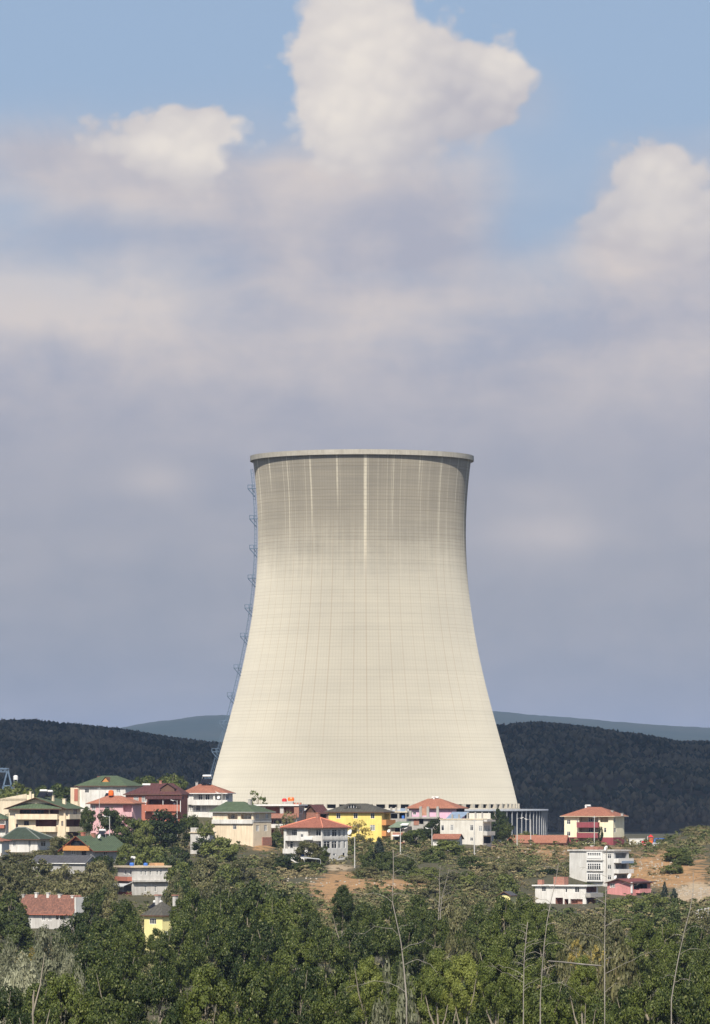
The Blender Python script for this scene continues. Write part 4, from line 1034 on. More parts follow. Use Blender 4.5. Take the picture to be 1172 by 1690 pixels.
def frame_house():
    h = House('concrete_frame', 'unfinished grey concrete frame with brick infill standing before the lilac pink house', 'building frame', 675, 724, 728, 1388, 1350, 1440, 12, CONC, depth=6, inner=DARK)
    h.loggia('f', 692, 1351, 699, 1360, 1.5); h.finish()
    for x in (677, 694, 706, 722): h.pillar('f', x, 1331 if x in (694, 706, 722) else 1338, 1349.9, CONC, .7, -.5)
    h.box('brick_infill', BRICK, 683, 1351, 691.5, 1362, .003, .1); h.box('floor_slab', CONC, 673, 1348, 726, 1351, .15, .8)
    h.box('brick_parapet', brick('pale brick', srgb(190, 130, 96), srgb(170, 112, 84)), 696, 1334, 704, 1346, -.6, -.4)
frame_house()
h = House('concrete_frame', 'low grey concrete frame with blue tarpaulin between the yellow house and lilac pink house', 'building frame', 643, 671, 676, 1372, 1341, 1470, 14, CONC, depth=6, inner=DARK)
h.loggia('f', 645, 1343, 656, 1351, 2.0); h.loggia('f', 659, 1342, 669, 1351, 2.0); h.finish(); h.flat(P_beige, .3, .3)
for x in (645, 653, 670): h.pillar('f', x, 1332, 1340.2, CONC, .5, -.6)
h.box('tarpaulin', BLUESHEET, 659, 1334, 669, 1339.5, -1.5, -1.3); h.box('blue_chest', BLUEP, 663, 1346, 667, 1351, -1.2, -.2)

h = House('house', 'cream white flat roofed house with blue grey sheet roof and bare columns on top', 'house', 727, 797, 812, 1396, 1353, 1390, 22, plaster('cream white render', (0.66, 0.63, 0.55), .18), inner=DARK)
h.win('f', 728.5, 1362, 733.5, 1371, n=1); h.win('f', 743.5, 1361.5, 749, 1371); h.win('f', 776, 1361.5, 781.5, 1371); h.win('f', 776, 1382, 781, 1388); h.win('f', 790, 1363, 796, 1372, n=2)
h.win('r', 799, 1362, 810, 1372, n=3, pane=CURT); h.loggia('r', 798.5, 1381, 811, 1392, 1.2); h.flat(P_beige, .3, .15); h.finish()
h.balcony('r', 798, 1372, 812, 1378, P_dirty, 1.1); h.box('floor_slab', P_dirty, 797, 1353, 812, 1356, .2, 1.2, face='r')
for x in (746, 757, 771, 784, 795): h.pillar('f', x, 1341 if x > 760 else 1344, 1351, CONC, .4, -.5)
x0, x1 = h.fx(735), h.fx(767); z0, z1 = h.z(1351.5), h.z(1340); yy = -h.d / 2
mb = MB(); mb.face(((x0, yy + .3, z0), (x1 - 1.3, yy + .3, z0), (x1, yy + 4, z1), (x0 + .6, yy + 4, z1))); mb.face(((x0, yy + .3, z0 - .12), (x1 - 1.3, yy + .3, z0 - .12), (x1 - 1.3, yy + .3, z0), (x0, yy + .3, z0)))
h.child(mb, 'sheet_roof', BLUESHEET); h.box('upper_wall', h.wall, 768, 1342, 803, 1352, -3.2, -3.0)

h = House('shed', 'low shed with red tile roof in front of the cream white house', 'shed', 715, 756, 760, 1396, 1384, 1350, 14, P_white, depth=5)
h.finish(); h.gable(1377.5, ORANGE, .6, along='x', fas=BROWNW)

h = House('shack', 'cluttered shack with green grey sheet roof and white awnings right of the yellow house', 'shack', 645, 668, 676, 1396, 1364, 1390, 20, P_sand, inner=DARK, depth=6)
h.loggia('f', 652, 1382, 665, 1390, 1.5); h.loggia('f', 652, 1366, 664, 1373, 1.2); h.finish()
x0, x1 = -h.w / 2 - .3, h.w / 2 + 1.0; yy = -h.d / 2
mb = MB(); mb.face(((x0, yy - 1, h.z(1365)), (x1, yy - 1, h.z(1365)), (x1 - .4, yy + 4, h.z(1356)), (x0 + .8, yy + 4, h.z(1356)))); mb.box(x0, yy - 1.05, h.z(1365) - .12, x1, yy - 1, h.z(1365)); h.child(mb, 'roof', GREENSH)
for (a, b, y) in ((650, 662, 1379), (646, 660, 1398), (664, 676, 1361)):
    u = h.uz('f', a, y - 2.5, b, y); mb = MB(); mb.face(((u[0], yy - 1.6, u[2]), (u[1], yy - 1.6, u[2]), (u[1], yy - .02, u[3]), (u[0], yy - .02, u[3]))); mb.box(u[0], yy - 1.65, u[2] - .2, u[1], yy - 1.6, u[2]); h.child(mb, 'awning', WHITE)
h.balcony('f', 650, 1374, 666, 1378, BRICK, .8); h.balcony('f', 645, 1390, 668, 1394, P_orange, .8)

# --- right group
h = House('storehouse', 'long low storehouse with pale red tile roof between the tower ring and cream maroon house', 'storehouse', 838, 934, 936, 1398, 1391, 1455, 8, P_orange, depth=9)
h.loggia('f', 905, 1391.5, 930, 1396, .6); h.finish(); h.gable(1379.5, ORANGE2, .4, along='x', og=.2)

h = House('apartment_house', 'three storey cream house with maroon balconies and ground floor under orange hip roof, right', 'apartment house', 933, 1012, 1032.5, 1396, 1347, 1490, 26, P_pale, inner=P_sand)
for y in (1353, 1372.5):
    h.win('f', 937, y, 943, y + 7.5); h.win('f', 953, y + 1, 956, y + 7.5, n=1)
for a, b in ((1349, 1357), (1365.5, 1374), (1383, 1391)): h.loggia('f', 957, a, 988, b, 1.5)
for x0_, x1_, y in ((969, 979, 1366.5), (970, 979, 1384), (969, 979, 1349.5)): h.window_at('f', h.fx(x0_), h.fx(x1_), h.z(y + 7), h.z(y), 1.45, n=3)
h.loggia('f', 991, 1348.5, 1004, 1357, 1.2); h.win('f', 997, 1366, 1001, 1374, n=1)
h.win('r', 1013.5, 1350, 1016.5, 1357); h.win('r', 1013.5, 1366.5, 1017.5, 1374)
h.win('f', 935, 1388, 945, 1395, n=2, dep=.4); h.win('f', 952, 1384, 956, 1391, n=1)
h.hip(1332, ORANGE, 1.0, x0=973, x1=994, fas=P_sand); h.finish()
h.box('ground_band', P_maroon, 933, 1382, 956, 1396, .003, .05); h.box('ground_band', P_maroon, 989, 1382, 1012, 1396, .003, .05); h.box('ground_band', P_maroon, 1012, 1382, 1032.5, 1396, .003, .05, face='r')
h.balcony('f', 956, 1357, 990, 1365, P_maroon, 1.3); h.balcony('f', 956, 1374.5, 990, 1382, P_maroon, 1.3)
h.solar(969, 1331, 1339, 11, -h.d / 2 + 3.5, n=2); h.chimney(969.5, 1329, 1336, WHITE, .5); h.chimney(1012, 1337, 1343, CONC, .6); h.chimney(1028, 1342, 1347, CONC, .6)

h = House('apartment_house', 'tall stained white four level house with flat roof and side balconies on the right slope', 'apartment house', 942, 1013, 1040, 1462, 1405, 1290, 36, plaster('chalk white render', (0.62, 0.61, 0.57), .2), inner=P_grey)
for y in (1408, 1425.5, 1443):
    h.box('bay', WHITE, 972, y - 2, 997, y + 12, .003, .7)
    O = -h.d / 2 - .7; u = h.uz('f', 974, y, 995, y + 9)
    fr = MB().box(u[0], O - .08, u[2], u[1], O - .004, u[3]); w_ = h.child(fr, 'window', plain('glazing dark', (.05, .055, .06), .2))
    pn = MB(); n = 6
    for i in range(n + 1): pn.box(u[0] + (u[1] - u[0]) * i / n - .08, O - .14, u[2], u[0] + (u[1] - u[0]) * i / n + .08, O - .082, u[3])
    pn.box(u[0], O - .13, u[2] + (u[3] - u[2]) * .62, u[1], O - .081, u[2] + (u[3] - u[2]) * .62 + .1)
    if y == 1408: pn.box(u[0] + .1, O - .12, u[2], u[1] - .1, O - .083, u[2] + (u[3] - u[2]) * .55)
    h.child(pn, 'sash', WHITE, w_); h.win('f', 1003, y + 1.5, 1009, y + 9)
    h.loggia('r', 1016, y, 1036, y + 8.5, 1.3)
h.flat(P_dirty, .35, .4); h.finish()
for y in (1417, 1434.5): h.balcony('r', 1013, y, 1040, y + 6, P_white, 1.5)
h.box('awning', BLUESHEET, 1018, 1421, 1039, 1425, .5, 1.6, face='r')
h.child(MB().box(h.lx(973, 0), -1.5, h.h + .36, h.lx(994, 0), 1.0, h.h + 1.1), 'roof_store', BRICK, h.roof); h.dish(1001.5, 1399.5, .6, -1.5); h.chimney(980, 1396, 1404, WHITE, .6)

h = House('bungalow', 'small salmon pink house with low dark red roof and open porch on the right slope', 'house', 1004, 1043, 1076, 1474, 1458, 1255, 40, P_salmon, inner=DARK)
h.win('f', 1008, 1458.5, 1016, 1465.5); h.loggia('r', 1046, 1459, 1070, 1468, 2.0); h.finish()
h.gable(1451.5, plain('red brown sheet', srgb(120, 66, 60), .6), .3, along='y', og=.8); h.pillar('f', 1043, 1456, 1474, WHITE, .35, .1); h.dish(1041, 1446, .7, 0); h.dish(1018, 1448, .5, -2)
h.box('porch_wall', P_salmon, 1050, 1467, 1070, 1474, .05, 1.2, face='r'); h.child(MB().box(h.w / 2 + .1, -h.d / 2, h.z(1456), h.w / 2 + 2.0, h.d / 2, h.z(1455)), 'porch_roof', plain('dark tarpaulin', (.04, .04, .045), .7))

h = House('house', 'unfinished white house with open brick and concrete ground floor, lower right', 'house', 885, 967, 989, 1506, 1463, 1235, 30, P_white, inner=BRICK)
h.win('f', 895.5, 1464, 902.5, 1472); h.win('f', 949, 1464, 956.5, 1473); h.win('f', 934, 1467, 937, 1473, n=1, tr=False); h.loggia('r', 968, 1464, 986, 1473, 1.5)
h.loggia('f', 918, 1482, 930, 1500, 2.0); h.loggia('f', 932.5, 1484, 940, 1500, 3.0); h.loggia('f', 942, 1484, 963, 1498, 1.0); h.loggia('r', 969, 1482, 985, 1503, 2.5)
h.flat(WHITE, .28, .6); h.finish(); h.balcony('r', 966, 1474, 989, 1480, CONC, 1.4)
for x in (940.8, 963.8): h.pillar('f', x, 1481, 1503, P_white, .5, -.1)
h.child(MB().box(h.lx(919, 0), -1, h.h + .29, h.lx(936, 0), 1.2, h.z(1448)), 'brick_stack', BRICK, h.roof); h.child(MB().box(h.lx(893, 0), -1, h.h + .29, h.lx(900, 0), .2, h.z(1453)), 'brick_stack', BRICK, h.roof)
h.box('soil_bank', P_sand, 918, 1499, 976, 1508, .6, 2.0)

h = House('cabin', 'tiny yellow hut with grey gable roof sunk in green trees below the slope', 'hut', 823, 842, 849, 1496, 1478, 1120, 20, P_lemon, depth=4)
h.finish(); h.gable(1472.5, SLATE, .3, along='y', gmat=SLATE)

h = House('container', 'white site container beside red flag, right of the cream maroon house', 'container', 1039, 1064, 1073, 1395, 1384.5, 1490, 16, plain('container white', (.6, .59, .54), .5), depth=3, found=.6)
h.win('f', 1056, 1386.5, 1061, 1390.5, n=2); h.box('door', plain('container door', (.5, .48, .4)), 1045, 1386, 1049, 1395, .003, .06); h.flat(plain('container roof', (.4, .4, .38)), .15, .1); h.finish()

# ------------------------------------------------------------------ trees
def leaf_mat(name, dark, light, third=None, trans=0.3, rough=0.55):
    m = bpy.data.materials.new(name); m.use_nodes = True; nt = m.node_tree; nt.nodes.clear()
    out = nt.nodes.new('ShaderNodeOutputMaterial'); b = nt.nodes.new('ShaderNodeBsdfPrincipled'); tr = nt.nodes.new('ShaderNodeBsdfTranslucent'); mx = nt.nodes.new('ShaderNodeMixShader')
    g = nt.nodes.new('ShaderNodeNewGeometry'); oi = nt.nodes.new('ShaderNodeObjectInfo'); tc, _x = coords(nt)
    rnd = Ex(nt, g.outputs['Random Per Island']); orn = Ex(nt, oi.outputs['Random'])
    n = noise(nt, tc, 1.4, 3, 0.6)
    f = ((rnd - .5) * 0.9 + (n - .5) * 1.6 + (orn - .5) * 1.0 + .45).clamp()
    c = mixc(nt, f, dark, light)
    if third: c = mixc(nt, ((rnd - 0.9) * 10).clamp() * 0.7, c, third)
    nt.links.new(c, b.inputs['Base Color']); b.inputs['Roughness'].default_value = rough; b.inputs['Specular IOR Level'].default_value = 0.3
    nt.links.new(mulc(nt, c, 1.3), tr.inputs['Color'])
    mx.inputs[0].default_value = trans
    nt.links.new(b.outputs[0], mx.inputs[1]); nt.links.new(tr.outputs[0], mx.inputs[2]); nt.links.new(mx.outputs[0], out.inputs[0])
    return m
L = {
    'dark': leaf_mat('dark green leaves', (0.022, 0.038, 0.009), (0.086, 0.108, 0.024)),
    'leafy': leaf_mat('poplar leaves', (0.024, 0.043, 0.008), (0.130, 0.160, 0.028), (0.32, 0.32, 0.14)),
    'mid': leaf_mat('mid green leaves', (0.054, 0.078, 0.017), (0.175, 0.195, 0.050)),
    'olive': leaf_mat('olive brown leaves', (0.085, 0.090, 0.033), (0.205, 0.192, 0.082), (0.24, 0.19, 0.12)),
    'silver': leaf_mat('silver leaves', (0.14, 0.15, 0.085), (0.36, 0.36, 0.24)),
    'bright': leaf_mat('bright yellow green leaves', (0.085, 0.115, 0.022), (0.24, 0.265, 0.058)),
    'conifer': leaf_mat('blue green needles', (0.018, 0.030, 0.020), (0.045, 0.062, 0.038)),
    'gold': leaf_mat('yellowed leaves', (0.18, 0.15, 0.040), (0.42, 0.33, 0.09)),
}
BARK = plain('grey brown bark', (0.26, 0.225, 0.17), 0.9, var=.4); PALEBARK = plain('pale dead wood', (0.27, 0.245, 0.21), 0.85, var=.3)

def leaves(P, Nn, size, aspect=1.5, r=None):
    """diamond leaves at points P with rough normals Nn"""
    r = r or rng; n = len(P)
    Nn = Nn / (np.linalg.norm(Nn, axis=1, keepdims=True) + 1e-9)
    a = np.cross(Nn, r.normal(size=(n, 3))); a /= np.linalg.norm(a, axis=1, keepdims=True) + 1e-9
    b = np.cross(Nn, a); s = size * r.uniform(.6, 1.35, (n, 1))
    V = np.stack([P - a * s * aspect / 2, P - b * s * .5 + Nn * s * .1, P + a * s * aspect / 2, P + b * s * .5 - Nn * s * .08], 1).reshape(-1, 3)
    return V, np.arange(n * 4).reshape(n, 4)
def crown_points(shape, n_clump, per, cr, r):
    """clumps through an uneven crown of half-width 1 and half-height 1"""
    C, out = [], []
    ph = r.uniform(0, 6.28, 4)
    lobes = r.normal(size=(5, 3)); lobes /= np.linalg.norm(lobes, axis=1, keepdims=True)
    while len(C) < n_clump:
        d = r.normal(size=3); d /= np.linalg.norm(d)
        rad = r.uniform(.25, 1) ** .42
        k = 0.78 + 0.26 * max(float((lobes @ d).max()) - .35, 0) / .65 + .08 * sin(3 * math.atan2(d[1], d[0]) + ph[0])
        p = d * rad * k
        if shape == 'cone': t = (p[2] + 1) / 2; p[:2] *= max(1.25 * (1 - t), .08)
        elif shape == 'dome': p[2] = p[2] if p[2] > -.45 else -.45 + r.uniform(0, .25); p[:2] *= 1.05
        elif shape == 'tall': t = (p[2] + 1) / 2; p[:2] *= .62 + .5 * sin(pi * min(t * .9 + .12, 1))
        elif shape == 'open': p *= r.uniform(.8, 1.12)
        C.append(p)
    P, Nn = [], []
    for c in C:
        m = int(per * r.uniform(.6, 1.4)); q = r.normal(size=(m, 3)); q /= np.linalg.norm(q, axis=1, keepdims=True)
        rr = cr * r.uniform(.7, 1.35); rad = r.uniform(.2, 1, (m, 1)) ** .5
        q2 = q * rad * rr; q2[:, 2] *= .75
        P.append(c + q2); Nn.append(q * .7 + c / (np.linalg.norm(c) + .1) * .4 + r.normal(size=(m, 3)) * .42 + np.array([0, 0, .25]))
    return np.concatenate(P), np.concatenate(Nn)
CROWNS = {}
def crown_mesh(kind, i):
    k = (kind, i)
    if k in CROWNS: return CROWNS[k]
    r = np.random.default_rng(100 + i * 17 + sum(map(ord, kind)))
    spec = {'round': ('round', 62, 85, .26, .085, 1.4), 'dome': ('dome', 58, 80, .27, .085, 1.4), 'tall': ('tall', 62, 85, .25, .085, 1.4), 'near': ('tall', 88, 185, .22, .047, 1.5),
            'feather': ('dome', 70, 150, .24, .05, 1.7), 'open': ('open', 34, 42, .2, .085, 1.5), 'cone': ('cone', 60, 60, .2, .08, 2.0), 'thin': ('tall', 40, 40, .16, .06, 2.2)}[kind]
    P, Nn = crown_points(spec[0], spec[1], spec[2], spec[3], r)
    V, Q = leaves(P, Nn, spec[4], spec[5], r)
    CROWNS[k] = np_mesh('crown', V, Q, L['mid']); return CROWNS[k]
TRUNKS = {}
def trunk_mesh(i):
    """unit height: stem with forks that reach into the crown"""
    if i in TRUNKS: return TRUNKS[i]
    r = random.Random(50 + i); mb = MB()
    pts = [(0, 0, -.05)]; x = y = 0
    for k in range(1, 7):
        x += r.uniform(-.02, .02); y += r.uniform(-.02, .02); pts.append((x, y, k * .13))
    mb.tube(pts, [.030 * (1 - .11 * k) for k in range(7)], 7)
    for k in range(7):
        j = r.randint(2, 5); a = r.uniform(0, 6.28); p = Vector(pts[j]); l = r.uniform(.18, .34)
        q1 = p + Vector((cos(a) * l * .5, sin(a) * l * .5, l * .45)); q2 = p + Vector((cos(a) * l * .8, sin(a) * l * .8, l * .95))
        mb.tube([p, q1, q2], [.014, .009, .004], 5)
    TRUNKS[i] = mb.mesh('trunk', BARK); return TRUNKS[i]
_ti = [0]
def tree(px, ytop, wpx, D, kind, leaf, label, name='broadleaf_tree', cat='tree', group=None, ybase=None, low=.12, asp=1.0):
    s = D / F; X = (px - HX) * s; z1 = zr(ytop, D); z0 = gz(X, D) if ybase is None else zr(ybase, D)
    H = max(z1 - z0, 1.2); w = wpx * s; i = _ti[0]; _ti[0] += 1; r = random.Random(i * 7 + 1)
    o = empty(name, (X, D, z0), r.uniform(0, 6.28)); tag(o, label, cat, group)
    zc0 = H * low; hc = H - zc0
    if kind in ('dome', 'feather'): hc = H / .74; zc0 = H - hc
    elif hc > w * 1.75 * asp: zc0 = H - w * 1.75 * asp; hc = H - zc0
    c = link('crown', crown_mesh(kind, i % 4), o, (0, 0, zc0 + hc / 2)); c.scale = (w / 2 * .98, w / 2 * .98 * r.uniform(.85, 1.05), hc / 2)
    c.material_slots[0].link = 'OBJECT'; c.material_slots[0].material = L[leaf]
    t = link('trunk', trunk_mesh(i % 4), o); k = max(.55, min(w / (H * .75), 1.3)); kz = .72 if kind in ('dome', 'feather') else .98; k = k * (.6 if kz < .9 else .85); t.scale = (H * k * .8, H * k * .8, H * kz)
    return o

T = tree
# skyline and back row
T(28, 1290, 62, 1545, 'dome', 'mid', 'rounded mid green tree behind the beige parapet, under the blue steel gantry')
T(98, 1291, 62, 1540, 'dome', 'mid', 'wide mid green tree between beige parapet and white green-roofed house')
T(70, 1298, 40, 1535, 'round', 'mid', 'smaller green tree filling the gap above the cream villa roof')
T(236, 1278, 56, 1560, 'dome', 'mid', 'sunlit green tree behind the maroon roof, next to the green hip roof')
T(282, 1271, 60, 1550, 'round', 'mid', 'tall rounded green tree rising above the orange brick house')
T(427, 1301, 42, 1500, 'open', 'bright', 'thin pale green tree standing before the tower foot above the green roof', 'sapling')
T(870, 1371, 40, 1480, 'dome', 'mid', 'low green bush at the foot of the cooling ring posts', 'bush', 'bush')
# among the left houses
T(145, 1328, 27, 1345, 'round', 'dark', 'dark tree squeezed between cream villa and pink house')
T(181, 1328, 44, 1370, 'round', 'dark', 'dark round tree in front of the pink house wall')
T(214, 1347, 50, 1335, 'round', 'mid', 'green tree right of the lamp post below the pink house')
T(270, 1338, 78, 1350, 'round', 'dark', 'large dark green tree below the orange brick house')
T(312, 1340, 48, 1365, 'round', 'dark', 'dark tree directly below the white orange-roofed house')
T(341, 1348, 40, 1340, 'open', 'mid', 'loose light tree at the left end of the big green roof', 'sapling')
T(238, 1352, 36, 1330, 'round', 'mid', 'mid green tree tucked left of the large dark tree')
T(333, 1384, 44, 1330, 'round', 'dark', 'dark bushy tree right of the small white shed')
T(365, 1380, 60, 1318, 'dome', 'mid', 'green tree on the bank under the big cream house')
T(97, 1377, 34, 1300, 'round', 'olive', 'olive tree beside the white bungalow with dark green roof')
T(70, 1402, 40, 1290, 'dome', 'olive', 'low olive bush before the white bungalow wall', 'bush', 'bush')
T(28, 1408, 50, 1290, 'dome', 'olive', 'olive bush before the left corner of the bungalow', 'bush', 'bush')
T(212, 1388, 44, 1255, 'round', 'mid', 'green tree right of the chalet roof')
T(170, 1408, 44, 1235, 'round', 'dark', 'dark tree below the right slope of the chalet roof')
T(250, 1394, 58, 1240, 'dome', 'mid', 'wide green tree above the terraced white house')
T(290, 1392, 56, 1260, 'dome', 'dark', 'dark green tree between terraced house and small shed')
T(262, 1412, 40, 1235, 'dome', 'mid', 'green bush touching the terraced house roof', 'bush', 'bush')
# olive band on the left slope
for i, (x, y, w, D, lf) in enumerate(((18, 1412, 66, 1190, 'olive'), (62, 1416, 64, 1200, 'olive'), (108, 1424, 66, 1185, 'olive'), (158, 1418, 62, 1190, 'olive'), (174, 1440, 40, 1150, 'olive'), (36, 1442, 70, 1120, 'olive'), (92, 1448, 66, 1110, 'olive'), (146, 1452, 62, 1100, 'olive'), (172, 1462, 44, 1080, 'mid'))):
    T(x, y, w, D, 'dome', lf, 'dry olive tree in the scrubby band between the barn and the red tiled cottage', group='olive trees on the left slope')
for x, y, w, D in ((300, 1418, 66, 1180), (294, 1434, 36, 1150), (338, 1412, 56, 1200), (330, 1440, 60, 1120), (376, 1424, 60, 1190), (402, 1412, 52, 1230), (300, 1448, 60, 1090), (365, 1446, 60, 1110), (290, 1460, 44, 1060)):
    T(x, y, w, D, 'dome', 'olive' if (x % 4) else 'mid', 'brownish olive tree on the slope between terraced white house and big cream house', group='olive trees left of the dirt track')
# lower left
T(14, 1474, 72, 985, 'round', 'dark', 'big dark tree at the left edge beside the old red tiled cottage')
T(28, 1492, 48, 975, 'round', 'dark', 'dark tree covering the left end of the red tiled cottage')
T(30, 1520, 60, 900, 'round', 'dark', 'dark tree below the cottage, behind the silver willows')
T(152, 1472, 40, 985, 'round', 'dark', 'dark tree against the white gable of the red tiled cottage')
T(184, 1472, 46, 1000, 'round', 'olive', 'olive tree above the dark trees right of the cottage')
T(8, 1540, 62, 640, 'feather', 'silver', 'silver grey willow at the left edge near the bottom', 'willow')
T(80, 1528, 84, 620, 'feather', 'silver', 'large silver grey willow in front of the white cottage', 'willow')
T(118, 1565, 50, 600, 'feather', 'silver', 'small silver willow right of the large one', 'willow')
T(30, 1580, 90, 500, 'feather', 'silver', 'silver willow at the bottom left, nearest of the willows', 'willow')
T(52, 1562, 14, 430, 'thin', 'gold', 'thin rusty brown sapling between the silver willows', 'sapling')
# dense wood along the bottom
for x, y, w, D in ((128, 1507, 74, 740), (170, 1512, 82, 700), (204, 1482, 58, 790), (214, 1512, 60, 690), (303, 1484, 56, 800), (320, 1462, 70, 850), (300, 1512, 76, 690), (362, 1478, 74, 790), (352, 1520, 80, 660), (410, 1478, 76, 770), (398, 1524, 80, 660), (452, 1478, 74, 770), (440, 1520, 80, 680), (495, 1472, 66, 760),
                   (512, 1498, 62, 730), (486, 1530, 80, 650), (538, 1530, 76, 650), (600, 1486, 58, 750), (584, 1528, 76, 660), (640, 1480, 62, 770), (632, 1522, 76, 680), (690, 1474, 56, 790), (676, 1516, 72, 690), (716, 1500, 50, 740), (264, 1532, 48, 640), (150, 1552, 84, 610), (200, 1562, 80, 590)):
    T(x, y, w, D, 'near', 'leafy', 'dark leafy tree in the dense wood along the bottom left and centre', group='dense wood along the bottom')
T(430, 1444, 100, 900, 'round', 'dark', 'broad dark tree rising above the dense wood left of the dirt track')
T(370, 1458, 70, 880, 'round', 'dark', 'dark tree beside the broad dark one, left of the track')
T(566, 1458, 42, 800, 'near', 'leafy', 'slim leafy tree standing before the orange earth bank')
for x, y, w, D in ((100, 1600, 96, 470), (180, 1596, 96, 470), (262, 1590, 92, 480), (340, 1586, 96, 480), (420, 1582, 96, 490), (500, 1590, 96, 480), (560, 1600, 90, 460), (640, 1602, 96, 460), (860, 1590, 90, 480), (925, 1620, 90, 470), (1035, 1628, 90, 470), (1120, 1592, 96, 470), (1180, 1586, 80, 480), (10, 1625, 90, 440), (690, 1612, 90, 455), (770, 1615, 90, 455), (820, 1605, 90, 465), (985, 1632, 90, 455), (1075, 1608, 90, 460), (60, 1618, 90, 445), (600, 1618, 90, 450), (905, 1615, 90, 455)):
    T(x, y, w, D, 'near', 'leafy', 'leafy tree in the foremost row at the very bottom', group='foremost row of trees')
# right part of the wood
for x, y, w, D in ((942, 1536, 60, 640), (985, 1546, 62, 620), (770, 1532, 58, 670), (1030, 1548, 62, 620), (740, 1546, 52, 640), (1006, 1572, 70, 520), (950, 1590, 70, 480)):
    T(x, y, w, D, 'dome', 'olive', 'low olive scrub bush in a gap of the bottom right wood', 'bush', 'bush', group='olive bushes in the wood gaps')
for x, y, w, D in ((792, 1488, 66, 790), (832, 1478, 62, 800), (868, 1474, 58, 810), (892, 1488, 46, 790), (812, 1518, 72, 700), (858, 1516, 72, 690), (900, 1522, 66, 680), (1062, 1512, 74, 720), (1100, 1520, 66, 700), (1150, 1524, 72, 700), (1176, 1540, 60, 640), (1130, 1560, 76, 600)):
    T(x, y, w, D, 'near', 'leafy', 'leafy dark tree in the wood along the bottom right', group='wood along the bottom right')
for x, y, w, D in ((735, 1470, 50, 1000), (768, 1476, 62, 960), (756, 1500, 60, 850), (728, 1522, 52, 760), (958, 1506, 56, 940), (1000, 1500, 56, 960), (925, 1522, 50, 860), (970, 1528, 60, 760), (1012, 1524, 52, 780)):
    T(x, y, w, D, 'dome', 'olive', 'greyish olive bush between the leafy trees at right of centre', 'bush', 'bush', group='olive bushes at lower right')
T(605, 1578, 60, 430, 'near', 'bright', 'yellow green bush at the bottom left of the bare trunk', 'bush', 'bush')
T(722, 1562, 62, 430, 'near', 'bright', 'bright yellow green tree at the bottom, left of its pair')
T(765, 1570, 66, 425, 'near', 'bright', 'bright yellow green tree in the middle of the bottom group')
T(815, 1558, 64, 440, 'near', 'bright', 'bright green tree at the right end of the bottom group')
T(655, 1588, 80, 410, 'feather', 'silver', 'silver leaved bush at the foot of the tall bare trunk', 'bush', 'bush')
T(962, 1574, 52, 430, 'near', 'bright', 'yellow green tree at the bottom beside the pale dead trunks')
T(985, 1556, 34, 560, 'thin', 'gold', 'clump of yellowed reeds beside the central dead trunk', 'reed_clump', 'reeds')
T(952, 1548, 32, 600, 'thin', 'gold', 'clump of yellowed reeds left of the central dead trunk', 'reed_clump', 'reeds')
# around the centre houses
T(509, 1384, 52, 1278, 'round', 'olive', 'olive tree in front of the white house balconies')
T(530, 1396, 26, 1285, 'round', 'dark', 'dark small tree at the centre of the white house front')
T(477, 1408, 60, 1255, 'dome', 'dark', 'dark bush left below the white red-roofed house', 'bush', 'bush')
T(512, 1422, 56, 1250, 'dome', 'dark', 'dark bush on the bank under the white red-roofed house', 'bush', 'bush')
T(448, 1412, 44, 1270, 'dome', 'olive', 'olive bush on the bank right of the big cream house', 'bush', 'bush')
T(462, 1352, 26, 1400, 'open', 'olive', 'sparse tree before the unfinished brick house', 'sapling')
T(476, 1330, 28, 1420, 'open', 'olive', 'thin leaved tall tree before the brick house terrace', 'sapling')
T(452, 1372, 36, 1380, 'dome', 'dark', 'dark tree in the gap between cream house and red-roofed house')
T(592, 1348, 40, 1385, 'open', 'gold', 'thin golden tree in front of the yellow house wall', 'sapling')
T(572, 1355, 24, 1395, 'open', 'gold', 'small golden sapling left of the golden tree', 'sapling')
T(595, 1376, 44, 1360, 'dome', 'olive', 'low olive hedge under the yellow house', 'hedge', 'hedge')
T(626, 1380, 34, 1270, 'cone', 'conifer', 'dark pointed conifer right of the lamp post below the yellow house', 'conifer')
T(612, 1398, 44, 1262, 'dome', 'dark', 'dark bush at the foot of the pointed conifer', 'bush', 'bush')
T(640, 1404, 40, 1255, 'dome', 'dark', 'dark bush right of the pointed conifer', 'bush', 'bush')
T(665, 1412, 44, 1250, 'dome', 'dark', 'dark green bush above the orange bank right of centre', 'bush', 'bush')
T(604, 1430, 50, 1235, 'dome', 'olive', 'greyish bush below the lamp post beside the track', 'bush', 'bush')
T(685, 1364, 46, 1350, 'round', 'mid', 'bright mid green tree right of the cluttered shack')
T(718, 1350, 34, 1400, 'round', 'dark', 'dark tree in front of the concrete frame')
T(704, 1362, 24, 1395, 'round', 'dark', 'small dark tree before the brick infill of the frame')
T(741, 1385, 64, 1320, 'dome', 'mid', 'wide green tree under the small red tiled shed')
T(712, 1400, 50, 1290, 'dome', 'mid', 'green bush below the lamp post at right of centre', 'bush', 'bush')
T(775, 1412, 48, 1270, 'dome', 'mid', 'green bush on the slope below the cream white house', 'bush', 'bush')
T(800, 1394, 24, 1350, 'dome', 'olive', 'low bush by the right corner of the cream white house', 'bush', 'bush')
T(822, 1333, 38, 1420, 'tall', 'dark', 'tall dark tree between cream white house and tower ring')
T(836, 1352, 26, 1410, 'round', 'dark', 'dark tree leaning before the first ring posts')
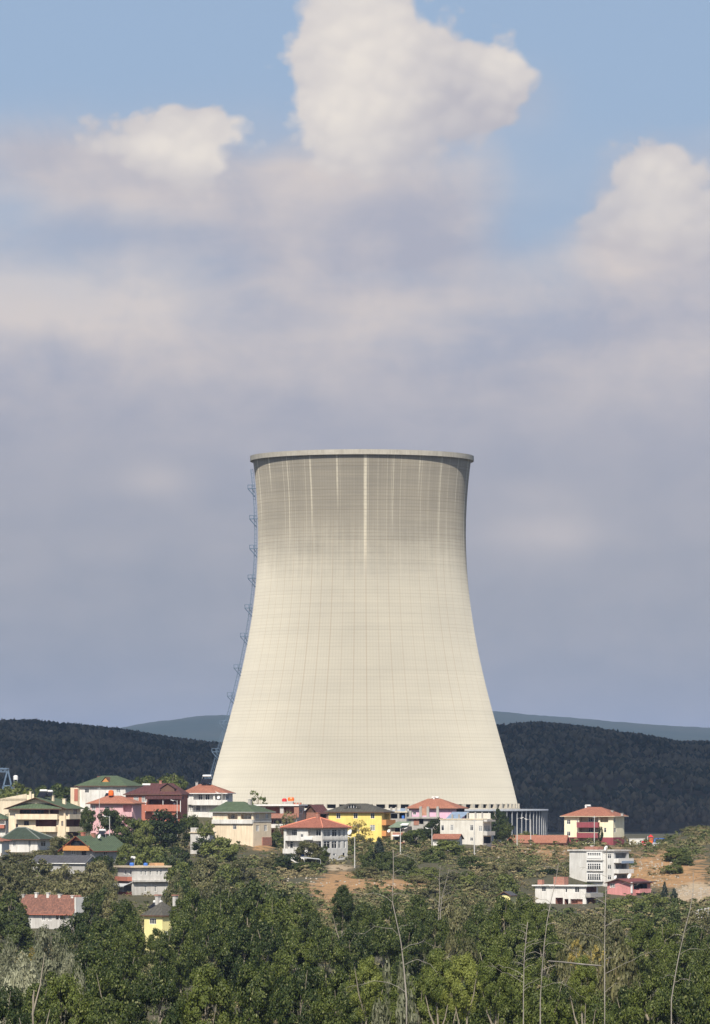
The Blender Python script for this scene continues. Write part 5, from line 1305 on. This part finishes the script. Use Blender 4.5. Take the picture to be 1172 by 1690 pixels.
for x, y, w, D, lf in ((705, 1430, 52, 1235, 'mid'), (745, 1438, 58, 1215, 'olive'), (688, 1444, 40, 1225, 'olive'), (778, 1438, 52, 1215, 'mid'), (722, 1452, 50, 1170, 'olive'), (800, 1446, 50, 1190, 'olive'), (835, 1440, 46, 1210, 'mid'), (815, 1424, 44, 1260, 'olive'), (850, 1418, 44, 1290, 'olive')):
    T(x, y, w, D, 'dome', lf, 'low bush on the brown slope between the orange bank and the unfinished white house', 'bush', 'bush', group='bushes on the right of centre slope')
# right slope
T(992, 1362, 9, 1470, 'tall', 'dark', 'slim dark cypress against the cream maroon house', 'cypress', asp=4)
T(1118, 1398, 50, 1330, 'dome', 'mid', 'green bush cluster on the orange bank, right', 'bush', 'bush')
T(1112, 1424, 40, 1305, 'dome', 'mid', 'lower green bush beside the bare orange patch', 'bush', 'bush')
T(1132, 1412, 36, 1320, 'dome', 'dark', 'dark green bush right of the bush cluster on the bank', 'bush', 'bush')
T(1097, 1455, 20, 1230, 'cone', 'conifer', 'small dark conifer right of the salmon pink house', 'conifer')
T(1113, 1465, 20, 1215, 'cone', 'conifer', 'second small dark conifer nearer the pale gravel', 'conifer')
for x, y, w, D in ((1040, 1476, 62, 1170), (1080, 1474, 60, 1160), (1112, 1478, 48, 1165), (1010, 1482, 56, 1170), (1060, 1490, 60, 1090), (1100, 1496, 56, 1060), (1020, 1500, 56, 1050)):
    T(x, y, w, D, 'dome', 'mid', 'green bushy tree on the ground below the salmon pink house', group='bushes below the salmon pink house')
T(1150, 1362, 60, 1500, 'dome', 'olive', 'low olive scrub tree on the knoll at the right edge')
T(1110, 1378, 36, 1490, 'dome', 'olive', 'small olive tree on the knoll right of the white fence')
T(1152, 1498, 50, 1000, 'dome', 'olive', 'olive bush under the pale gravel at the right edge', 'bush', 'bush')
T(833, 1481, 44, 1085, 'dome', 'mid', 'green bush hiding the walls of the tiny yellow hut', 'bush', 'bush')
T(905, 1458, 40, 1290, 'dome', 'dark', 'dark bush behind the unfinished white house roof', 'bush', 'bush')
T(874, 1488, 38, 1150, 'dome', 'dark', 'dark bush at the left corner of the unfinished white house', 'bush', 'bush')

# ------------------------------------------------------------------ scrub on the slopes (uncountable)
def scrub(name, label, n, y0, y1, seed, hmin, hmax, mat, keepout, x_half, leaf=.16):
    r = np.random.default_rng(seed)
    Y = r.uniform(y0, y1, n); X = r.uniform(-1, 1, n) * x_half
    if name == 'scrub': X = X / x_half * (Y * .0686 + 22)
    ok = (_fbm(X, Y, 14.0, seed) + r.uniform(-1.0, 1.0, n) > -.75) & keepout(X, Y, r); X, Y = X[ok], Y[ok]; n = len(X)
    Z = ground_z(X, Y); s = r.uniform(hmin, hmax, n) * r.uniform(.6, 1.0, n)
    P, Nn = crown_points('dome', 20, 10, .34, r)
    m = len(P); V0, _q = leaves(P, Nn, leaf, 1.7, r); V0 = V0.reshape(-1, 3); V0[:, 2] += .45
    V = np.zeros((n, len(V0), 3), np.float32); a = r.uniform(0, 6.28, n)
    V[:, :, 0] = X[:, None] + s[:, None] * (V0[None, :, 0] * np.cos(a)[:, None] - V0[None, :, 1] * np.sin(a)[:, None])
    V[:, :, 1] = Y[:, None] + s[:, None] * (V0[None, :, 0] * np.sin(a)[:, None] + V0[None, :, 1] * np.cos(a)[:, None])
    V[:, :, 2] = Z[:, None] - .1 + s[:, None] * V0[None, :, 2] * r.uniform(.6, 1.1, n)[:, None]
    Q = np.arange(V.shape[0] * V.shape[1]).reshape(-1, 4)
    me = np_mesh(name, V.reshape(-1, 3), Q, mat); at_ = me.attributes.new('tint', 'FLOAT', 'POINT'); at_.data.foreach_set('value', np.repeat(r.uniform(0, 1, n), len(V0)).astype(np.float32))
    tag(link(name, me), label, 'scrub', kind='stuff')
def scrub_mat():
    m, nt, b, _ = newmat('scrub leaves'); tc, _x = coords(nt); g = nt.nodes.new('ShaderNodeNewGeometry'); rnd = Ex(nt, g.outputs['Random Per Island'])
    n1 = noise(nt, tc, 0.09, 4, 0.6); n2 = noise(nt, tc, 0.5, 3, 0.6)
    t = attr(nt, 'tint')
    c = mixc(nt, ((n1 - .5) * 3 + (t - .5) * 1.6 + .5).clamp(), (0.070, 0.088, 0.026), (0.225, 0.185, 0.095))
    c = mixc(nt, ((t * 7.3).frac() - .55).clamp() * 2.0, c, (0.110, 0.130, 0.046))
    c = mulc(nt, c, rnd * .6 + .7); setcol(nt, b, c); b.inputs['Roughness'].default_value = .8; b.inputs['Specular IOR Level'].default_value = .2
    return m
SCRUB = scrub_mat()
_HX = np.array([[o.location.x, o.location.y] for o in COL.objects if o.get('category') in ('house', 'apartment house', 'hut', 'shed', 'barn', 'cottage', 'storehouse', 'container', 'building frame')])
def free(X, Y, r):
    d = np.min(np.hypot(X[:, None] - _HX[None, :, 0], (Y[:, None] - _HX[None, :, 1])), 1)
    Z = ground_z(X, Y); s = soil_mask(X, Y, Z) + pale_mask(X, Y, Z)
    front = np.zeros(len(X), bool)
    for hx, hy in np.concatenate([_HX, [[83, 1490], [86, 1480], [90, 1478]]]):
        front |= (np.abs(X - hx * Y / hy) < 8.5) & (Y < hy + 4) & (Y > hy - 48)
    clear = (np.abs(X - 50.0 * Y / 1235) < 8.0) & (Y > 1120) & (Y < 1240)
    return ~clear & (d > 7.8) & (s < r.uniform(.3, 1.1, len(X))) & (~front | (r.uniform(0, 1, len(X)) < .25))
scrub('scrub', 'mixed green and brown scrub covering the hillside between the houses', 9500, 1010, 1500, 21, .9, 3.0, SCRUB, free, 135)
scrub('undergrowth', 'rough undergrowth filling the low ground between the foreground trees', 3000, 420, 1010, 22, .9, 2.6, SCRUB, lambda X, Y, r: np.abs(X) < Y * .085 + 12, 95)
scrub('dry_weeds', 'dry tan weeds and low stalks on the earth banks', 2600, 1180, 1540, 23, .25, .6, plain('dry weeds', (0.20, 0.15, 0.085), .9, var=.5, sc=.4), lambda X, Y, r: np.ones(len(X), bool), 120, .3)
def rubble():
    r = np.random.default_rng(31); V, Q = [], []; off = 0
    for cx, cy, ax, ay, n in ((1080, 1425, 60, 26, 150), (800, 1398, 40, 5, 20), (640, 1452, 70, 14, 40), (520, 1452, 36, 10, 30), (1140, 1478, 40, 14, 90), (900, 1410, 50, 12, 40), (1085, 1453, 60, 8, 60)):
        for _k in range(n):
            D = {1425: 1320, 1398: 1345, 1452: 1215, 1478: 1262, 1410: 1360, 1453: 1285}[cy] + r.normal() * 9
            x = (cx + r.normal() * ax * .55 - HX) / F * D; s = r.uniform(.1, .34) ** 1.2; z = gz(x, D)
            c = np.array([x, D, z + s * .2]); b = np.array([(i, j, k) for i in (-1, 1) for j in (-1, 1) for k in (-1, 1)]) * s * r.uniform(.55, 1.1, (8, 3))
            V.append(c + b); Q += [[off + i for i in q] for q in ((0, 1, 3, 2), (4, 6, 7, 5), (0, 4, 5, 1), (2, 3, 7, 6), (0, 2, 6, 4), (1, 5, 7, 3))]; off += 8
    o = link('rubble', np_mesh('rubble', np.concatenate(V), Q, plain('pale stone', (.34, .30, .24), .9, var=.4)))
    tag(o, 'pale stones and rubble scattered over the orange earth banks', 'rubble', kind='stuff')
rubble()

# ------------------------------------------------------------------ bare trees near the camera
def bare_tree(path, D, w0, label, seed, nb=16, blen=70, droop=.5, splits=7, name='bare_tree'):
    r = random.Random(seed); s = D / F
    pts = [at(x, y, D) for x, y in path][::-1]                # from the foot upwards
    g = gz(pts[0].x, D); base = Vector((pts[0].x, D, g - .3))
    P = [base] + [p + Vector((0, r.uniform(-.15, .15), 0)) for p in pts]
    o = empty(name, (base.x, base.y, g)); tag(o, label, 'bare tree', None)
    off = o.location; n = len(P)
    tot = sum((P[i + 1] - P[i]).length for i in range(n - 1)); acc = 0; rad = []
    for i in range(n):
        rad.append(max(w0 * s / 2 * (1 - .86 * acc / tot), .02)); acc += (P[i + 1] - P[i]).length if i < n - 1 else 0
    mb = MB().tube([p - off for p in P], rad, 8); mb.build('trunk', PALEBARK, o)
    top = P[-1].z; lowz = max(zr(1640, D), P[1].z + .1)
    for k in range(nb):
        t = (k + r.uniform(.1, .9)) / nb; z = lowz + (top - lowz) * t * .97
        i = max(j for j in range(n - 1) if P[j].z <= z); q = P[i].lerp(P[i + 1], (z - P[i].z) / max(P[i + 1].z - P[i].z, .01))
        side = 1 if r.random() > .5 else -1; L_ = blen * s * r.uniform(.25, 1.15) * (1.1 - .6 * t); dr = droop * r.uniform(.5, 1.25)
        a = r.uniform(-.7, .7); d = Vector((side * cos(a), sin(a), 0)); B = MB()
        arc = []
        for j in range(7):
            u = j / 6; arc.append(q + d * L_ * u + Vector((0, 0, L_ * (.7 * u - (dr + r.uniform(-.06, .1)) * u * u)))  + Vector((r.uniform(-.035, .035), r.uniform(-.03, .03), r.uniform(-.03, .03))) * L_)
        rb = max(min(w0 * s * .13, rad[i] * .45), .014)
        B.tube([p - off for p in arc], [rb * (1 - .8 * j / 6) for j in range(7)], 5)
        for m in range(splits):
            j = r.randint(2, 6); e = arc[j]; l2 = L_ * r.uniform(.1, .4); dd = Vector((d.x * r.uniform(.2, 1), r.uniform(-.6, .6), r.uniform(-.5, .8)))
            B.tube([e - off, e + dd * l2 * .5 - off, e + dd * l2 + Vector((0, 0, -.12 * l2)) - off], [rb * .4, rb * .25, rb * .12], 4)
        B.build('branch', PALEBARK, o)
bare_tree([(649, 1402), (649.5, 1440), (648, 1470), (648.5, 1492), (655, 1522), (662, 1556), (667, 1600), (671, 1650)], 300, 5.2, 'tall pale bare tree with drooping branches right of the dirt track', 1, nb=9, blen=95, droop=.9)
bare_tree([(922, 1424), (918, 1450), (910, 1485), (903, 1520), (898, 1560), (895, 1600), (892, 1650)], 290, 4.2, 'leaning pale bare tree in front of the unfinished white house', 2, nb=9, blen=80, droop=.85)
bare_tree([(1001, 1398), (1001, 1430), (1000, 1470), (998.5, 1510), (998, 1560), (998, 1650)], 280, 4.2, 'straight pale bare trunk in front of the tall white house', 3, nb=10, blen=85, droop=.5)
bare_tree([(1144.5, 1440), (1144, 1470), (1139, 1500), (1130, 1535), (1121, 1575), (1116, 1600), (1108, 1650)], 295, 4.2, 'leaning pale bare tree near the right edge before the gravel', 4, nb=8, blen=70, droop=.6)
bare_tree([(871, 1522), (868, 1550), (865, 1590), (864, 1650)], 285, 4.5, 'short twiggy bare tree left of the leaning one', 5, nb=16, blen=70, droop=.4, splits=5)
bare_tree([(727, 1428), (725, 1450), (726, 1480), (724, 1505)], 900, 3.0, 'thin bare sapling on the slope right of the orange bank', 6, nb=8, blen=30, droop=.1)
bare_tree([(742, 1432), (736, 1455), (729, 1484), (727, 1505)], 905, 2.2, 'thin slanting bare sapling crossing the first sapling', 7, nb=6, blen=30, droop=.1)
def fallen():
    D = 290; o = MB().tube([at(905, 1586, D), at(930, 1588, D + 1), at(965, 1592, D + 2), at(992, 1594, D + 3)], [.03, .045, .05, .04], 7).build('fallen_branch', PALEBARK)
    tag(o, 'pale broken branch lying level across the bare trunks at the bottom', 'branch')
fallen()

# ------------------------------------------------------------------ poles, masts, small things
def lamp_post(px, yt, yb, D, label, side=-1, lamp=True, w=.2):
    s = D / F; z0 = zr(yb, D); X = (px - HX) * s; g = min(gz(X, D), z0); o = empty('lamp_post' if lamp else 'utility_pole', (X, D, g)); tag(o, label, 'lamp post' if lamp else 'pole')
    H = zr(yt, D) - g
    MB().tube([(0, 0, -.3), (0, 0, H * .5), (0, 0, H)], [w * .75, w * .6, w * .4], 8).build('pole', POLE, o)
    if lamp:
        a = MB().tube([(0, 0, H - .35), (side * .5, -.2, H - .05), (side * 1.1, -.4, H + .02)], [.05, .045, .04], 6).build('arm', GREYM, o)
        M = Matrix.Translation((side * 1.35, -.5, H + .02)) @ Matrix.Rotation(side * -.35, 4, 'Y')
        MB().box(-.42, -.16, -.07, .42, .16, .1, M=M).build('lamp_head', WHITE, o)
    else:
        MB().box(-.55, -.05, H - .5, .55, .05, H - .4).build('crossarm', GREYM, o)
lamp_post(181, 1347, 1384, 1330, 'pale concrete lamp post beside the pink house')
lamp_post(292.5, 1321, 1346, 1400, 'lamp post before the orange brick house terrace')
lamp_post(366.5, 1308, 1345, 1420, 'lamp post at the right side of the white orange-roofed house')
lamp_post(585.5, 1381, 1424, 1268, 'pale lamp post right of the white red-roofed house')
lamp_post(661, 1367, 1402, 1330, 'lamp post in front of the cluttered shack', 1)
lamp_post(713, 1367, 1399, 1330, 'lamp post left of the small red tiled shed')
lamp_post(783, 1352, 1404, 1330, 'tall plain pole in front of the cream white house', lamp=False)
lamp_post(853.5, 1350, 1395, 1430, 'lamp post before the ring posts of the tower', 1)
lamp_post(981, 1346, 1397, 1440, 'plain pole in front of the maroon balconies', lamp=False)
lamp_post(876, 1352, 1396, 1440, 'second lamp post before the ring posts, nearer the maroon house', -1)
lamp_post(164, 1299, 1330, 1390, 'thin pole rising beside the pink house roof', lamp=False, w=.12)
lamp_post(1157, 1463, 1494, 1240, 'thin dark pole standing on the pale gravel', lamp=False, w=.1)
def gantry():
    D = 1600; o = empty('steel_gantry', at(8, 1320, D)); tag(o, 'blue painted steel gantry at the left edge above the trees', 'gantry'); off = o.location
    q = lambda x, y, k=0: at(x, y, D + k) - off
    mb = MB()
    for k in (0, 4):
        for a, b in (((13, 1269), (2, 1312)), ((13, 1269), (22, 1312)), ((6, 1297), (20, 1297)), ((13, 1269), (15, 1269))): mb.bar(q(*a, k), q(*b, k), .45)
    mb.build('leg_frame', STEELB, o)
    mb = MB()
    for k in (0, 4):
        mb.bar(q(-40, 1267, k), q(15, 1269, k), .4); mb.bar(q(-40, 1273, k), q(13, 1274, k), .3)
        for i in range(9): mb.bar(q(-40 + 6 * i, 1273, k), q(-37 + 6 * i, 1268, k), .2); mb.bar(q(-37 + 6 * i, 1268, k), q(-34 + 6 * i, 1273, k), .2)
    for i in range(9): mb.bar(q(-38 + 6 * i, 1267.5, 0), q(-38 + 6 * i, 1267.5, 4), .2)
    mb.build('girder', STEELB, o)
    o2 = empty('storage_tank', at(26, 1320, 1590)); tag(o2, 'small white cylindrical tank right of the blue gantry', 'tank')
    z = 33 * 1590 / F
    MB().lathe([(0, z), (.68, z), (.72, z + .05), (.72, z + 1.15), (.3, z + 1.4), (0, z + 1.4)], 18).build('tank', WHITE, o2)
    mb = MB()
    for sx in (-.5, .5):
        for sy in (-.5, .5): mb.bar((sx, sy, -1), (sx, sy, z), .12)
    mb.build('stand', GREYM, o2)
gantry()
def flagpole():
    D = 1480; p = at(1069, 1397, D); o = empty('flagpole', p); tag(o, 'white pole carrying a red crescent flag beside the white container', 'flag')
    z = 17 * D / F; MB().tube([(0, 0, -.5), (0, 0, z)], [.09, .06], 8).build('pole', WHITE, o)
    n = 14; Wd, Hh = 1.75, 1.5; V, mb = [], MB()
    f = lambda u, v: Vector((-.05 - u * Wd, -.12 * sin(u * 7) - .1, z - 1.1 - v * Hh - u * .35))
    for i in range(n): mb.face((f(i / n, 1), f(i / n, 0), f((i + 1) / n, 0), f((i + 1) / n, 1)))
    fl = mb.build('cloth', RED, o); mb = MB(); m = 16
    for i in range(m):
        a0, a1 = -2.3 + 4.6 * i / m, -2.3 + 4.6 * (i + 1) / m
        pt = lambda a, r, dx: f((.42 * Wd - (-1) * 0 + (-r * cos(a + pi)) * -1 + dx) / Wd, .5 + r * sin(a) / Hh) + Vector((0, -.03, 0))
        mb.face((pt(a0, .42, 0), pt(a1, .42, 0), pt(a1, .34, .08), pt(a0, .34, .08)))
    mb.build('crescent', WHITE, fl); mb = MB()
    c = f(.72, .5) + Vector((0, -.04, 0)); st = [c + Vector((cos(pi / 2 + pi * k / 5), 0, sin(pi / 2 + pi * k / 5))) * (.2 if k % 2 == 0 else .085) for k in range(10)]
    for k in range(10): mb.face((c, st[k], st[(k + 1) % 10]))
    mb.build('star', WHITE, fl)
flagpole()
def play_frame():
    D = 1490; o = empty('play_tower', at(1074, 1397, D)); tag(o, 'orange play tower with small red roof behind the flag', 'play tower')
    MB().box(-.55, -.55, 1.1, .55, .55, 2.3).build('cabin', ORANGEP, o)
    mb = MB()
    for a in (-.5, .5):
        for b in (-.5, .5): mb.bar((a, b, -.5), (a, b, 2.7), .14)
    mb.build('frame', RED, o); mb = MB()
    c = [(-.8, -.8, 2.7), (.8, -.8, 2.7), (.8, .8, 2.7), (-.8, .8, 2.7)]
    for i in range(4): mb.face((c[i], c[(i + 1) % 4], (0, 0, 3.5)))
    mb.build('roof', RED, o)
    o = empty('swing_frame', at(1090, 1397, D)); tag(o, 'blue swing frame behind the low white fence', 'swing'); mb = MB()
    for a in (-1.6, 1.6): mb.bar((a - .5, 0, -.5), (a, 0, 2.3), .16); mb.bar((a + .5, 0, -.5), (a, 0, 2.3), .16)
    mb.bar((-1.6, 0, 2.3), (1.6, 0, 2.3), .16); mb.build('frame', BLUEP, o)
    mb = MB()
    for a in (-.7, .6): mb.bar((a - .2, 0, .6), (a - .2, 0, 2.25), .04); mb.bar((a + .2, 0, .6), (a + .2, 0, 2.25), .04); mb.box(a - .26, -.15, .52, a + .26, .15, .6)
    mb.build('seats', BLUEP, o)
play_frame()
def fence(a, b, D, n, hgt, mat, name, label, rails=2, pw=.12):
    A, B = at(*a, D), at(*b, D); o = empty(name, A); tag(o, label, 'fence'); d = B - A
    pm = MB().box(-pw / 2, -pw / 2, -.6, pw / 2, pw / 2, hgt).mesh('post', mat)
    for i in range(n):
        p = d * i / (n - 1); link('post', pm, o, (p.x, 0, p.z))
    for k in range(rails):
        z = hgt * (.5 + .4 * k); MB().bar((0, -.08, z), (d.x, -.08, d.z + z), .1, .06).build('rail', mat, o)
fence((1078, 1396), (1112, 1396), 1475, 14, .95, WHITE, 'picket_fence', 'low white picket fence right of the play tower', 2, .22)
fence((1142, 1516), (1185, 1508), 1080, 9, 1.7, POLE, 'wire_fence', 'row of pale wire fence posts at the right edge under the gravel', 2, .16)
fence((1150, 1457), (1190, 1453), 1300, 6, 1.0, POLE, 'track_railing', 'pale railing along the upper edge of the gravel, right edge', 1, .14)
def sheet_canopy():
    D = 1275; a = [at(500, 1415.5, D - 2), at(529, 1418, D - 3), at(525, 1416.4, D + 1.0), at(503, 1414, D + 1.5)]
    o = empty('canopy', (a[1].x, a[1].y, gz(a[1].x, a[1].y))); tag(o, 'white sheet canopy leaning down before the white red-roofed house', 'canopy'); off = o.location
    mb = MB(); mb.face([p - off for p in a]); mb.face([p - off - Vector((0, 0, .08)) for p in a[::-1]])
    for i in range(4): p, q = a[i] - off, a[(i + 1) % 4] - off; d = Vector((0, 0, .08)); mb.face((p - d, q - d, q, p))
    mb.build('sheet', plain('white sheet', (.46, .47, .48), .6), o); mb = MB()
    for p in a[1:]: mb.bar(Vector((p.x, p.y, gz(p.x, p.y) - .3)) - off, p - off - Vector((0, 0, .08)), .1)
    mb.build('props', GREYM, o)
    o = MB().lathe([(0, 0), (.5, 0), (.55, .4), (.5, .8), (0, .85)], 12).build('water_barrel', BLUEP, None, at(499, 1412, 1279)); o.location.z = zr(1413, 1279); tag(o, 'small blue barrel beside the white sheet canopy', 'barrel')
sheet_canopy()
